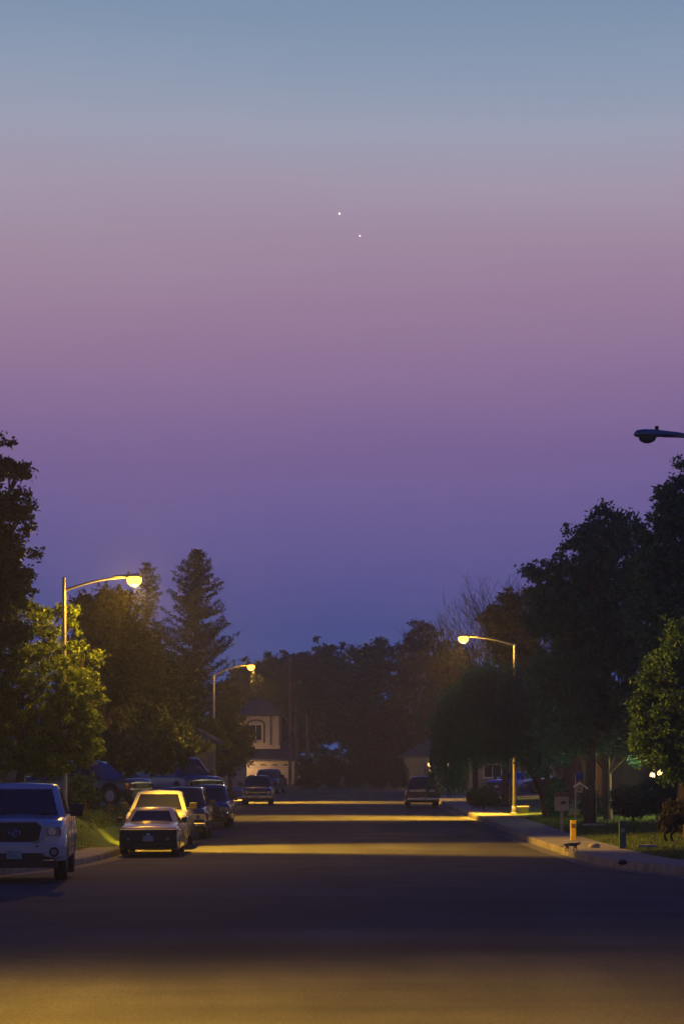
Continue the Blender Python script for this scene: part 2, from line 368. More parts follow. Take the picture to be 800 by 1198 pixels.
    def front_bits():
        if face == 'bigtruck':
            mm = MB(); mm.prism([(-.48, .86), (-.52, 1.10), (-.42, 1.17), (.42, 1.17), (.52, 1.10), (.48, .86), (.38, .80), (-.38, .80)], yf-.05, yf+.05)
            g = mm.build('grille', 'dark', t, bevel=.01)
            fr = MB(); pts = [(-.51, .84), (-.56, 1.11), (-.44, 1.205), (.44, 1.205), (.56, 1.11), (.51, .84), (.40, .765), (-.40, .765)]
            fr.tube([(x, yf-.055, z) for x, z in pts+[pts[0]]], .032, 8); fr.build('frame', P, g, smooth=True)
            sl = MB()
            for z in (.88, .945, 1.03, 1.095): sl.box((0, yf-.056, z), (.84, .01, .012))
            sl.build('slat', 'dark', g)
            em = MB()
            em.tube([(.11*math.cos(a), yf-.065, .985+.072*math.sin(a)) for a in np.linspace(0, 2*PI, 21)], .009, 6)
            em.tube([(.036*math.cos(a), yf-.065, .985+.066*math.sin(a)) for a in np.linspace(0, 2*PI, 17)], .007, 6)
            em.tube([(.085*math.cos(a), yf-.065, 1.02+.028*math.sin(a)) for a in np.linspace(0, 2*PI, 17)], .007, 6)
            em.build('emblem', 'chrome', g, smooth=True)
            for s in (-1, 1):
                mm = MB(); mm.prism([(s*.60, .90), (s*.62, 1.09), (s*.90, 1.10), (s*.93, 1.02), (s*.90, .90)], yf+.01, yf+.20)
                h = mm.build('headlight', 'lampglass', t, bevel=.02)
                mm = MB(); mm.lathe([(.002, .0), (.075, 0), (.09, .03)], (s*.74, yf-.002, 1.0), 'y', 16); mm.build('reflector', 'chrome', h)
                mm = MB(); mm.box((s*.89, yf+.07, 1.0), (.035, .16, .13)); mm.build('turn_signal', 'amber', h)
            mm = MB(); mm.prism([(-.99, .50), (-.99, .74), (-.7, .76), (.7, .76), (.99, .74), (.99, .50), (.78, .47), (.5, .54), (-.5, .54), (-.78, .47)], yf-.10, yf+.12)
            bp = mm.build('bumper', 'chrome' if False else P, t, bevel=.03)
            mm = MB(); mm.box((0, yf-.09, .50), (1.15, .04, .16)); mm.box((0, yf-.06, .36), (1.7, .08, .14)); mm.build('air_dam', 'dark', bp, bevel=.01)
            for s in (-1, 1):
                mm = MB(); mm.lathe([(.002, -.01), (.06, -.01), (.075, -.03), (.095, -.03), (.10, .02)], (s*.78, yf-.10, .60), 'y', 20); f_ = mm.build('fog_lamp', 'dark', bp, smooth=True)
                mm = MB(); mm.lathe([(.002, 0), (.06, 0)], (s*.78, yf-.115, .60), 'y', 16); mm.build('lens', 'lampglass', f_)
            mm = MB(); mm.box((0, yf-.125, .545), (.305, .012, .155)); pl = mm.build('licence_plate', 'plate', bp)
            mm = MB(); mm.box((.45, yf-.105, .715), (.05, .012, .03)); mm.build('reflector', 'red', bp)
            return
        zt = nose-.12; zb = clear+.06
        hgt = zt-.50
        mm = MB(); mm.box((0, yf-.01, zt-hgt*.30), (W*.50, .05, hgt*.62)); g = mm.build('grille', 'dark', t, bevel=.012)
        if not far:
            mm = MB()
            for q in range(4): mm.box((0, yf-.038, zt-hgt*(.08+.15*q)), (W*.48, .012, .016))
            mm.build('slat', 'trim', g)
            mm = MB(); mm.ball((0, yf-.045, zt-hgt*.28), (.07, .012, .04)); mm.build('emblem', 'chrome', g, smooth=True)
        elif face != 'sedan' and chromebump:
            mm = MB(); mm.box((0, yf-.04, zt-hgt*.30), (W*.5, .01, .05)); mm.build('bar', 'chrome', g)
            mm = MB(); mm.ball((0, yf-.05, zt-hgt*.28), (.08, .012, .045)); mm.build('emblem', 'chrome', g, smooth=True)
        if shadeface:
            mm = MB(); mm.box((0, yf+.0, .50), (W*.97, .10, .56)); mm.build('front_shade_panel', 'dark', t, bevel=.02); yf_ = yf  # added dark slab over the pale front, standing in for its shade
        for s in (-1, 1):
            mm = MB(); mm.box((s*W*.36, yf+.03, zt-hgt*.28), (W*.19, .12, hgt*.48)); h = mm.build('headlight', 'glass' if far and not chromebump else 'lampglass', t, bevel=.02)
            mm = MB(); mm.lathe([(.002, 0), (hgt*.17, 0), (hgt*.2, .03)], (s*W*.35, yf-.035, zt-hgt*.28), 'y', 14); mm.build('reflector', 'trim' if far and not chromebump else 'chrome', h)
            mm = MB(); mm.box((s*W*.455, yf+.06, zt-hgt*.28), (W*.035, .12, hgt*.4)); mm.build('turn_signal', 'amber', h)
        bz = .50
        mm = MB(); mm.box((0, yf-.04, bz), (W*.97, .20, .17)); bp = mm.build('bumper', ('chrome' if chromebump else (lower or 'dark')), t, bevel=.03)
        mm = MB(); mm.box((0, yf-.02, bz-.18), (W*.86, .12, .16)); mm.build('air_dam', 'dark', bp, bevel=.02)
        mm = MB(); mm.box((0, yf-.147, bz+.02), (.305, .012, .155)); mm.build('licence_plate', 'plate', bp)
        for s in (-1, 1):
            mm = MB(); mm.lathe([(.002, 0), (.045, 0), (.05, .02)], (s*W*.33, yf-.143, bz), 'y', 12); mm.build('fog_lamp', 'lampglass', bp)
    front_bits()
    yb = y0+L+.012
    mm = MB(); mm.box((0, yb+.05, .52), (W*.96, .16, .18)); bp = mm.build('rear_bumper', 'chrome' if chromebump else 'dark', t, bevel=.03)
    mm = MB(); mm.box((0, yb+.134, .54), (.305, .012, .155)); mm.build('licence_plate', 'plate', bp)
    mm = MB(); mm.box((0, yb+.10, .44), (W*.3, .16, .04)); mm.build('bumper_step', 'dark', bp)
    for s in (-1, 1):
        mm = MB(); mm.box((s*W*.455, yb-.01, deck-.28), (W*.075, .05, .30)); mm.build('tail_light', 'red', t, bevel=.01)
    if rear:
        mm = MB(); mm.box((0, yb+.0, deck-.10), (W*.80, .05, .13)); mm.build('tailgate_trim', 'chrome', t, bevel=.02)
        mm = MB(); mm.box((0, yb+.04, deck-.02), (.34, .05, .03)); mm.build('tailgate_handle', 'chrome', t, bevel=.008)
        mm = MB(); mm.box((0, yb+.002, deck-.32), (W*.76, .02, .24)); mm.build('tailgate_panel', 'dark', t)
    return t

def park(front_d, X, L, sgn=1): return (X, front_d+L/2, zr(front_d+L/2))
# 1 near silver pickup
vehicle('pickup_truck', 'large silver pickup truck at the left edge with an oval emblem on its grille', 'pickup truck',
        (-6.62, 56.2+2.9, zr(58)+.01), math.radians(3.2), 5.8, 2.03, 1.93, ((.66,.58,.55), .34, .05), hood=1.24, belt=1.28, cowl=.24, roof0=.37, roof1=.60, tail=.66, bed=True, wr=.41, clear=.42, wy=(.165,.80), face='bigtruck', mirror=.26, nose=1.20)
# 2 sedan
vehicle('sedan', 'old low pale sedan with a shade-darkened front parked in front of the white pickup', 'car',
        park(83.3, -5.66, 4.6), 0, 4.6, 1.74, 1.40, ((.42,.38,.31), .25, .1), hood=.93, belt=.90, cowl=.29, roof0=.42, roof1=.68, tail=.82, deck=.94, wr=.31, clear=.2, wy=(.17,.79), face='sedan', chromebump=False, mirror=.16, nose=.80, shadeface=True)
# 3 white pickup
vehicle('pickup_truck', 'white pickup truck parked directly behind the old pale sedan', 'pickup truck',
        park(89.6, -5.88, 5.5), math.radians(.5), 5.5, 1.96, 1.81, ((.23,.235,.25), .32, .0), hood=1.16, belt=1.20, cowl=.25, roof0=.37, roof1=.60, tail=.64, bed=True, wr=.37, clear=.34, wy=(.17,.79), mirror=.24, nose=1.10)
# 4 dark suv
vehicle('suv', 'black boxy SUV with chrome front bumper parked behind the white pickup', 'SUV',
        park(99.5, -5.72, 5.1), 0, 5.1, 1.98, 1.80, ((.012,.013,.02), .25, .2), hood=1.10, belt=1.14, cowl=.27, roof0=.37, roof1=.94, tail=.985, wr=.38, clear=.33, wy=(.17,.79), windows=3, mirror=.22)
# 5 blue suv
vehicle('suv', 'blue-grey SUV parked between the black SUV and the small dark pickup', 'SUV',
        park(114.5, -5.42, 4.8), 0, 4.8, 1.86, 1.72, ((.035,.07,.13), .25, .35), hood=1.05, belt=1.08, cowl=.26, roof0=.40, roof1=.92, tail=.98, wr=.37, clear=.3, wy=(.18,.79), windows=3, chromebump=False, mirror=.22)
# 6 small pickup
vehicle('pickup_truck', 'small dark blue pickup with chrome bumper parked beyond the blue-grey SUV', 'pickup truck',
        park(165, -4.92, 5.0), 0, 5.0, 1.80, 1.74, ((.015,.02,.06), .25, .2), hood=1.05, belt=1.10, cowl=.27, roof0=.37, roof1=.58, tail=.62, bed=True, wr=.36, clear=.36, wy=(.17,.79), mirror=.24, far=True, windows=1)
# 7 far pickup
vehicle('pickup_truck', 'blue pickup truck farthest away, standing before the garage of the two-storey house', 'pickup truck',
        park(211, -5.45, 5.6)[:2]+(0,), math.radians(-6), 5.6, 2.0, 1.84, ((.01,.035,.16), .3, .2), hood=1.14, belt=1.18, cowl=.25, roof0=.37, roof1=.60, tail=.64, bed=True, wr=.38, clear=.38, wy=(.17,.79), mirror=.26, far=True)
# 8 right suv, seen from behind
vehicle('suv', 'dark SUV seen from behind with chrome bumper, only vehicle parked at the right kerb', 'SUV',
        (4.42, 156+2.45, 0), PI, 4.9, 1.82, 1.75, ((.03,.028,.03), .25, .4), hood=1.0, belt=1.06, cowl=.24, roof0=.36, roof1=.93, tail=.985, wr=.36, clear=.3, wy=(.18,.80), windows=3, mirror=.18, rear=True)
# 9 dark suv in driveway left
vehicle('suv', 'dark SUV standing sideways in the left driveway beyond the grassy bank', 'SUV',
        (-9.6, 108, G(-9.6,108)+.05), math.radians(62), 4.7, 1.85, 1.68, ((.02,.022,.03), .25, .2), hood=1.02, belt=1.05, cowl=.26, roof0=.40, roof1=.90, tail=.98, wr=.36, clear=.28, windows=3, far=True, chromebump=False)
# 10 blue van
vehicle('van', 'blue van in a driveway whose roof shows above the black SUV', 'van',
        (-7.3, 124, G(-8,124)), math.radians(38), 4.9, 1.95, 1.95, ((.015,.04,.15), .3, .2), hood=1.12, belt=1.15, cowl=.17, roof0=.30, roof1=.95, tail=.985, wr=.35, clear=.28, windows=3, far=True, chromebump=False)
# 11/12 right driveway
vehicle('sedan', 'deep blue car in the right driveway, left of the lamp pole under the willow', 'car',
        (11.3, 188, G(12,188)+.03), math.radians(-30), 4.6, 1.8, 1.45, ((.02,.05,.60), .35, .1), hood=.95, belt=.95, cowl=.30, roof0=.43, roof1=.70, tail=.84, deck=.98, wr=.32, clear=.2, wy=(.18,.8), far=True, chromebump=False, face='sedan')
vehicle('sedan', 'dark sedan standing sideways in the right driveway, right of the lamp pole under the willow', 'car',
        (14.2, 184, G(14,184)+.03), math.radians(-75), 4.7, 1.8, 1.45, ((.04,.04,.05), .3, .3), hood=.95, belt=.95, cowl=.30, roof0=.43, roof1=.70, tail=.84, deck=.98, wr=.32, clear=.2, wy=(.18,.8), far=True, chromebump=False, face='sedan')

# ------------------------------------------------------------------ street lamps
def street_lamp(label, px, d, hx, zhead, ztop, lit=True, bend=0.0, power=1.0, spread=84, pt=1.0, aim=0.0, blend=.7, wide=2.5):
    gz = G(px, d)
    t = thing('street_lamp', label, 'street lamp', (px, d, gz), 0, 'street lamps')
    h = zhead-gz; ht = ztop-gz; s = 1 if hx > px else -1; run = abs(hx-px)
    m = MB(); m.tube([(0,0,0), (0,0,ht*.5), (0,0,ht)], [.105,.085,.06], 14); m.ball((0,0,ht), (.065,.065,.04)); m.build('pole', 'galv', t, smooth=True)
    m = MB(); m.lathe([(.001,0), (.22,0), (.22,.05), (.15,.08), (.13,.32), (.10,.36), (.001,.36)], n=16); m.build('base', 'galv', t, smooth=True)
    z0 = ht-.40 if ht > h-.15 else ht-.05
    pts = []
    for i in range(13):
        u = i/12; pts.append((s*run*u*.93, 0, z0+(h+.05-z0)*math.sin(u*PI/2)**(.9)))
    m = MB(); m.tube(pts, [.045-.015*i/12 for i in range(13)], 10); m.build('arm', 'galv', t, smooth=True)
    # cobra head: tapered housing, glass bowl below its outer half, photocell on top
    m = MB(); secs = [(-.62,.035,.03), (-.52,.06,.05), (-.3,.10,.075), (-.05,.155,.105), (.15,.165,.11), (.28,.13,.09), (.335,.05,.03)]
    k = 12
    for x, wy_, hz in secs:
        for q in range(k):
            a = 2*PI*q/k; zz = math.sin(a)*hz*(1 if math.sin(a) > 0 else .45); m.v.append((s*x, math.cos(a)*wy_, zz))
    for i in range(len(secs)-1):
        for q in range(k): m.f.append((i*k+q, i*k+(q+1)%k, (i+1)*k+(q+1)%k, (i+1)*k+q))
    m.f.append(tuple(range(k))); m.f.append(tuple((len(secs)-1)*k+q for q in range(k)))
    hd = m.build('lamp_head', 'galv', t, smooth=True); hd.location = (s*run, 0, h+.07)
    m = MB(); m.lathe(([(.20,.03), (.21,-.06), (.19,-.17), (.11,-.25), (.001,-.28)] if lit else [(.13,0), (.125,-.04), (.10,-.09), (.05,-.125), (.001,-.135)]), (s*.08, 0, -.03), 'z', 18)
    o = len(m.v)
    m.v = [((x-s*.08)*(1.12 if lit else 1.35)+s*.08, y, z) for x, y, z in m.v]
    m.build('glass_bowl', 'sodium' if lit else 'offbowl', hd, smooth=True)
    m = MB(); m.lathe([(.001,.17), (.035,.165), (.04,.09), (.04,.05)], (-s*.1,0,0), 'z', 12); m.build('photocell', 'dark', hd, smooth=True)
    if lit:
        ld = bpy.data.lights.new('sodium_lamp', 'SPOT'); ld.energy = 44000*power; ld.color = SOD; ld.spot_size = math.radians(spread); ld.spot_blend = blend; ld.shadow_soft_size = .12
        lo = bpy.data.objects.new('lamp_beam', ld); C.objects.link(lo); lo.parent = t; lo.location = (s*(run+.08), 0, h-.30); lo.rotation_euler = (0, -s*math.radians(30+aim), 0); lo.scale = (wide, 1, 1)
        ld = bpy.data.lights.new('sodium_lamp_glow', 'POINT'); ld.energy = 1200*pt; ld.color = SOD; ld.shadow_soft_size = .14
        lo = bpy.data.objects.new('lamp_glow', ld); C.objects.link(lo); lo.parent = t; lo.location = (s*(run+.08), 0, h-.36)
    return t
street_lamp('tall lit street lamp on the left, its pole rising out of the yellow-green tree', at(75,700,90).x, 90, at(154,0,90).x, 8.52, 8.55, pt=1.9, spread=60, power=.75, aim=15)
street_lamp('lit street lamp on the right above the weeping willow', at(602,0,133).x, 133, at(544,0,133).x, 8.40, 8.1, power=.8, pt=1.1, spread=74)
street_lamp('smaller-looking lit street lamp farther down the left side, before the two-storey house', at(250,0,175).x, 175, at(292,0,175).x, 8.37, 7.8, power=.75, pt=.6, spread=62)
street_lamp('unlit street lamp whose head hangs into the sky at the right edge', 8.6, 54, at(762,0,54).x, 8.98, 8.8, lit=False)
street_lamp('lit street lamp standing outside the left edge of the view, nearest the camera', -9.2, 25, -6.6, 9.0, 8.8, power=.42, spread=126, pt=.02, blend=1.0, wide=1.2)

# ------------------------------------------------------------------ trees
LM = dict(
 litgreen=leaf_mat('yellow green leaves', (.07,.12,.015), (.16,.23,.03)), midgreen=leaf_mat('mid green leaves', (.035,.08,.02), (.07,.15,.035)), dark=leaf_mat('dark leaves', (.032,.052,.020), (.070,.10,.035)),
 deep=leaf_mat('deep green leaves', (.018,.080,.048), (.045,.13,.075)), olive=leaf_mat('olive leaves', (.05,.05,.02), (.09,.085,.03)),
 conifer=leaf_mat('conifer needles', (.035,.045,.022), (.06,.07,.03)), willow=leaf_mat('willow leaves', (.018,.10,.075), (.035,.14,.11)),
 brown=leaf_mat('brownish leaves', (.06,.04,.022), (.10,.07,.03)), hedge=leaf_mat('hedge leaves', (.03,.06,.035), (.06,.12,.06)),
 flower=leaf_mat('pale blossom', (.3,.28,.22), (.5,.48,.42)))
def leaves(cent, size, nrm=None, aspect=.5):
    n = len(cent); a = RNG.normal(size=(n,3)); a /= np.linalg.norm(a, axis=1)[:,None]
    r = RNG.normal(size=(n,3)); b = np.cross(a, r); b /= np.linalg.norm(b, axis=1)[:,None]
    sz = size*RNG.uniform(.6, 1.35, n)[:,None]
    v = np.stack([cent-a*sz, cent+b*sz*aspect, cent+a*sz, cent-b*sz*aspect], 1).reshape(-1,3)
    f = np.arange(4*n).reshape(n,4); return v, f
def crown_points(blobs, n, clump=.5, shell=.55, flat=.75, per=55):
    vol = np.array([(b[3]*b[4]*b[5])**.75 for b in blobs]); pr = vol/vol.sum(); out = []; cc = []
    nc = max(8, n//per)
    for bi, b in enumerate(blobs):
        k = max(3, int(nc*pr[bi])); c = RNG.normal(size=(k,3)); c /= np.linalg.norm(c, axis=1)[:,None]
        rad = RNG.uniform(shell, 1.06, k)[:,None]
        rough = 1+.16*np.sin(c[:,0:1]*7+bi)*np.cos(c[:,2:3]*9+bi*2)
        c = c*rad*rough*np.array(b[3:6])+np.array(b[:3]); cc.append(c)
        r = clump*RNG.uniform(.5, 1.3, k)
        m_ = n*pr[bi]/k
        for j in range(k):
            q = int(m_*(r[j]/clump)**1.5)+4
            p = RNG.normal(size=(q,3)); p *= (np.abs(RNG.normal(size=(q,1)))**.6)*.62*r[j]/np.maximum(.3, np.linalg.norm(p, axis=1)[:,None]); p[:,2] *= flat
            out.append(c[j]+p)
    return np.concatenate(out), cc
def tree(name, label, cat, x, y, blobs, mat, n=9000, leaf=.09, tr=.18, trunk=True, clump=.5, bark='bark', group=None, shell=.5, base_z=None, limbs=6, flat=.75, fork=.45):
    """blobs: (px, py, rx_px, rz_px[, dy, ry_factor]) given on the photo's pixel grid at depth y"""
    gz = G(x, y) if base_z is None else base_z
    t = thing(name, label, cat, (x, y, gz), 0, group)
    B = []
    for b in blobs:
        p = at(b[0], b[1], y); rx = b[2]*y/F; rz = b[3]*y/F
        dy = b[4] if len(b) > 4 else random.uniform(-.3, .3)*rx
        B.append((p.x-x, dy, p.z-gz, rx, rx*(b[5] if len(b) > 5 else .9), rz))
    n = int(n*1.5); leaf *= 1.08; pts, cc = crown_points(B, n, clump, shell*.75, flat)
    pts = pts[pts[:,2] > .05]
    v, f = leaves(pts, leaf); fastmesh('crown', v, f, LM[mat], t)
    if trunk:
        m = MB(); topz = max(b[2] for b in B); cz = min(b[2]-.3*b[5] for b in B); hz = max(.4, cz*.55+topz*.1)
        big = max(B, key=lambda b: b[3]*b[5])
        fk = (big[0]*.25, big[1]*.2, hz)
        m.tube([(0,0,-.1), (.02,0,.15), (fk[0]*.3, 0, hz*.5), fk], [tr*1.5, tr*1.1, tr*.9, tr*.75], 9)
        for bi, b in enumerate(B):
            e = Vector(b[:3]); mid = Vector(fk).lerp(e, .5)+Vector((0,0,.12*(e-Vector(fk)).length))
            r0 = tr*.6*min(1, .4+b[3]/3)
            m.tube([fk, mid, e, e+Vector((0,0,b[5]*.6))], [r0, r0*.65, r0*.35, r0*.12], 6)
            for j in range(min(limbs, len(cc[bi]))):
                q = Vector(cc[bi][j]); s0 = mid.lerp(e, random.random())
                m.tube([s0, s0.lerp(q, .55)+Vector((0,0,.1)), q], [r0*.35, r0*.2, .008], 4)
        m.build('trunk', bark, t, smooth=True)
    return t
X = lambda px, d: (px-400)*d/F
GT = 'street and garden trees'
# left foreground pair
tree('tree', 'dark broad tree cut by the left edge, towering above the yellow-green tree', 'tree', X(-70,80), 80,
     [(-70,640,90,95), (-20,700,60,60), (0,655,42,34), (8,600,34,24), (-5,548,40,16), (-15,518,28,11), (-30,580,50,60), (22,548,20,9), (26,604,18,10), (20,680,30,28), (-60,780,70,60), (5,740,38,32), (-10,628,42,30)], 'dark', 30000, .075, .30, clump=.34, group=GT, shell=.35)
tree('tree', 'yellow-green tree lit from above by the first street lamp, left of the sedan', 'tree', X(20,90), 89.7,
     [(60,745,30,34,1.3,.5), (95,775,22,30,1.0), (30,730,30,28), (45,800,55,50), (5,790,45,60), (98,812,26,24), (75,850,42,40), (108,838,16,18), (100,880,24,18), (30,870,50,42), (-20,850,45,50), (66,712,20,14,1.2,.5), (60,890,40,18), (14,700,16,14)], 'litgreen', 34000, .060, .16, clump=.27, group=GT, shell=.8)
# mass behind lamp 1
tree('tree', 'dark tree with a ragged top behind the first lit lamp pole', 'tree', X(118,128), 128,
     [(118,750,42,50), (95,715,22,24), (140,712,26,22), (108,800,50,60), (150,770,38,50), (90,860,40,40), (128,705,16,16)], 'olive', 26000, .10, .25, clump=.5, group=GT)
tree('tree', 'dark rounded tree below the conifers on the left', 'tree', X(178,138), 138,
     [(170,820,50,62), (203,838,34,52), (180,790,44,38), (150,850,36,45), (196,870,38,34), (222,872,20,22), (140,880,30,28)], 'dark', 28000, .10, .25, clump=.5, group=GT)
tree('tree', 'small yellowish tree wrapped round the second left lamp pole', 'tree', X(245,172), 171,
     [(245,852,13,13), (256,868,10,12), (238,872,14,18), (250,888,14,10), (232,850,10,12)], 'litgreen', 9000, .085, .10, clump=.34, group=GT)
tree('tree', 'dark small-crowned tree in front of the two-storey house', 'tree', X(270,185), 185,
     [(262,850,16,34), (276,878,20,22), (268,822,12,26), (285,862,10,22), (262,895,18,14)], 'dark', 12000, .10, .14, clump=.42, group=GT)
tree('tree', 'low dark tree over the blue van on the left', 'tree', X(115,118), 116,
     [(110,880,30,24), (150,880,34,24), (190,885,30,20), (90,905,20,18)], 'dark', 12000, .09, .16, clump=.42, group=GT)
# far background row
far = [
 ('tree far behind the house, rounded, left of the thin bare pole', 305, 282, [(305,800,26,32), (325,790,24,26), (300,830,28,36), (318,850,24,30), (284,800,16,20)], 'dark'),
 ('tall dark tree far behind the road, with the highest crown left of centre', 370, 272, [(372,785,28,34), (392,775,20,24), (352,790,22,28), (372,840,34,46), (400,830,22,50), (348,845,22,36), (384,762,10,10)], 'dark'),
 ('dark tree at the road end just left of the centre dip', 418, 262, [(432,790,22,34), (418,830,28,50), (446,775,16,26), (432,870,32,36), (425,765,10,12)], 'dark'),
 ('brownish tall pine at the road end with the lumpy top', 480, 258, [(490,740,18,17), (478,765,24,20), (505,752,14,14), (465,790,26,24), (498,790,28,28), (480,830,40,36), (455,850,24,34), (512,845,24,34), (488,870,40,24), (508,738,8,8)], 'brown'),
 ('dark tree right of the lumpy pine, behind the right lamp', 530, 250, [(525,780,22,28), (545,800,20,36), (528,840,26,40), (520,880,24,24)], 'brown'),
]
for lb, px, d, bl, mt in far:
    tree('tree', lb, 'tree', X(px,d), d, bl, mt, 18000, .16, .34, clump=.75, group='trees beyond the end of the street', bark='palebark', limbs=4)
fp = []; 
for k in range(150):
    px = random.uniform(-200, 1100); d = random.uniform(292, 325); top = 790+18*math.sin(px*.013)+random.uniform(-8, 22); c = at(px, top+30, d); fp.append((c.x, c.y, c.z, 3.4, 2.2, 2.6)); fp.append((c.x+1, c.y, max(1.5, c.z-5), 3.8, 2.2, 3.6))
pts, _ = crown_points(fp, 70000, .9, .3); pts = pts[pts[:,2] > .1]; v, f = leaves(pts, .30)
tag(fastmesh('woods', v, f, LM['dark']), 'distant dark wood closing the view behind the last houses', 'wood', kind='stuff')
# low dark vegetation at the road end
for i, (px, py, rx, rz, lb) in enumerate([(360,905,12,18,'dark shrub beside the garage corner'), (385,900,14,22,'dark bush at the road end right of the house'), (412,908,10,14,'low bush with forked pale stems at the road end'),
       (438,904,14,18,'round dark bush at the road end centre'), (464,905,12,16,'tall shrub with pale stem behind the right SUV'), (530,912,14,14,'dark rounded shrub right of the SUV')]):
    d = 226+3*(i % 3)
    tree('shrub', lb, 'shrub', X(px,d), d, [(px,py,rx,rz), (px+rx*.5,py+4,rx*.6,rz*.7)], 'brown' if i % 2 else 'olive', 4500, .11, .09, clump=.4, group='shrubs at the end of the street', bark='palebark', limbs=3)
# right side
tree('tree', 'huge dark tree on the right with stepped top, behind the willow', 'tree', X(690,112), 112,
     [(690,640,38,34), (722,622,30,24), (655,680,34,32), (640,715,30,30), (700,700,60,56), (745,665,36,40), (668,740,44,40), (720,760,60,50), (670,800,44,44), (740,830,46,44), (708,600,16,10), (625,668,14,12), (690,845,50,36)], 'deep', 52000, .085, .24, clump=.42, group=GT, shell=.4)
tree('tree', 'tall dark tree cut by the right edge, highest on the right', 'tree', X(800,98), 98,
     [(800,600,34,40), (770,640,30,38), (812,560,26,26), (800,690,60,56), (760,700,30,40), (782,588,18,14), (771,572,9,6), (790,740,50,40), (830,640,50,70)], 'deep', 38000, .075, .26, clump=.36, group=GT, shell=.4)
tree('tree', 'brighter green tree low at the right edge, above the black dog', 'tree', X(803,92), 92,
     [(800,745,28,26), (820,790,40,60), (748,840,14,30), (748,865,12,14), (790,905,24,12), (790,770,34,30), (765,800,22,30), (800,830,40,40), (775,850,30,36), (752,815,12,18), (770,885,26,18), (800,890,30,20)], 'midgreen', 26000, .06, .13, clump=.34, group=GT)
tree('tree', 'dark-leaved tree with a straight bare trunk on the right lawn', 'tree', X(711,117), 117,
     [(711,860,40,20), (690,845,30,26), (735,850,32,26), (712,830,36,26), (668,868,24,18), (750,880,20,16)], 'deep', 20000, .085, .17, clump=.4, group=GT)
tree('tree', 'dark clumpy tree with sparse top, right of the right lamp', 'tree', X(590,150), 150,
     [(585,722,22,13), (600,705,16,14), (572,726,14,10), (612,735,20,16), (596,745,30,14), (620,700,14,12), (610,770,34,24)], 'olive', 14000, .10, .2, clump=.4, group=GT)

def conifer(label, px, top_py, base_py, halfw_px, d, n=14000, seed=1, dens=1.0):
    rnd = random.Random(seed); x = X(px, d); gz = G(x, d)
    t = thing('conifer_tree', label, 'conifer', (x, d, gz), 0, 'tall conifers on the left')
    H = at(px, top_py, d).z-gz; W = halfw_px*d/F; zb = at(px, base_py, d).z-gz
    m = MB(); m.tube([(0,0,-.1), (0,0,H*.5), (0,0,H*.98)], [.28,.16,.02], 8); pts = []
    z = zb*.55
    while z < H-.15:
        u = max(0, (H-z)/(H-zb)); u = min(u, 1.15); r = W*(u**.62)*1.15+.08
        for k in range(int(4+3*dens)):
            a = rnd.uniform(0, 2*PI); rr = r*rnd.uniform(.55, 1.15); rise = rr*rnd.uniform(.15, .55)
            tip = Vector((math.cos(a)*rr, math.sin(a)*rr, z+rise)); s0 = Vector((0,0,z)); mid = s0.lerp(tip, .55)+Vector((0,0,-.10*rr))
            m.tube([s0, mid, tip], [.03,.02,.006], 4)
            q = int(rr*46*dens)+12
            for _ in range(q):
                w = rnd.random()**.75; p = (s0.lerp(mid, w/.55) if w < .55 else mid.lerp(tip, (w-.55)/.45))
                sp = .07+.16*(1-w)*rr*.5
                pts.append((p.x+rnd.gauss(0, sp), p.y+rnd.gauss(0, sp), p.z+rnd.gauss(0, .07)+.03))
        z += .26+.04*u
    v, f = leaves(np.array(pts), .12, aspect=.25); fastmesh('crown', v, f, LM['conifer'], t); m.build('trunk', 'bark', t, smooth=True)
conifer('broad pointed conifer silhouetted against the sky left of centre', 228, 642, 775, 44, 190, seed=3, dens=1.1)
conifer('slimmer open conifer directly right of the first lit lamp head', 172, 657, 780, 30, 186, seed=5, dens=.55)

def willow(label, px, d):
    x = X(px, d); gz = G(x, d); t = thing('willow_tree', label, 'willow', (x, d, gz), 0)
    rnd = random.Random(4); pts = []; m = MB()
    m.tube([(.1,0,-.1), (-.15,0,1.0), (-.7,0,2.1), (-1.5,0,3.1)], [.30,.22,.18,.13], 9)
    for k in range(460):
        a = rnd.uniform(0, 2*PI); u = rnd.random()**.55; rx = 3.0*u; ry = 2.4*u
        cx, cy = math.cos(a)*rx-2.15, math.sin(a)*ry
        lob = .55*math.sin(a*3+1)*u+.4*math.sin(a*5+k%3); top = 2.4+3.9*math.sqrt(max(0, 1-.78*u*u))+rnd.uniform(-.7, .35)+lob*.6; rx *= 1+.10*math.sin(a*4)
        bot = rnd.uniform(1.6, 3.3)-(.8 if cx < -3.6 else 0)+(.5 if abs(cx+2.15) < 1.2 else 0)
        sw = rnd.uniform(-.25, .25); nlf = int((top-bot)*34)
        if k % 9 == 0: m.tube([(-1.1,0,2.7), ((cx-1.2)*.5, cy*.5, top*.8), (cx, cy, top)], [.08,.045,.008], 5)
        for j in range(nlf):
            w = j/nlf; pts.append((cx+sw*w*w+rnd.gauss(0,.05)+(cx+2.15)*.05*w, cy+rnd.gauss(0,.05), top-(top-bot)*w))
        for j in range(26): pts.append((cx+rnd.gauss(0,.28), cy+rnd.gauss(0,.28), top+rnd.gauss(0,.16)))
    P = np.array(pts); n = len(P)
    a = RNG.normal(size=(n,3))*np.array([.35,.35,.15])+np.array([0,0,-1]); a /= np.linalg.norm(a, axis=1)[:,None]
    r = RNG.normal(size=(n,3)); b = np.cross(a, r); b /= np.linalg.norm(b, axis=1)[:,None]; s = .10*RNG.uniform(.6, 1.4, n)[:,None]
    v = np.stack([P-a*s, P+b*s*.28, P+a*s, P-b*s*.28], 1).reshape(-1,3)
    fastmesh('crown', v, np.arange(4*n).reshape(n,4), LM['willow'], t); m.build('trunk', 'bark', t, smooth=True)
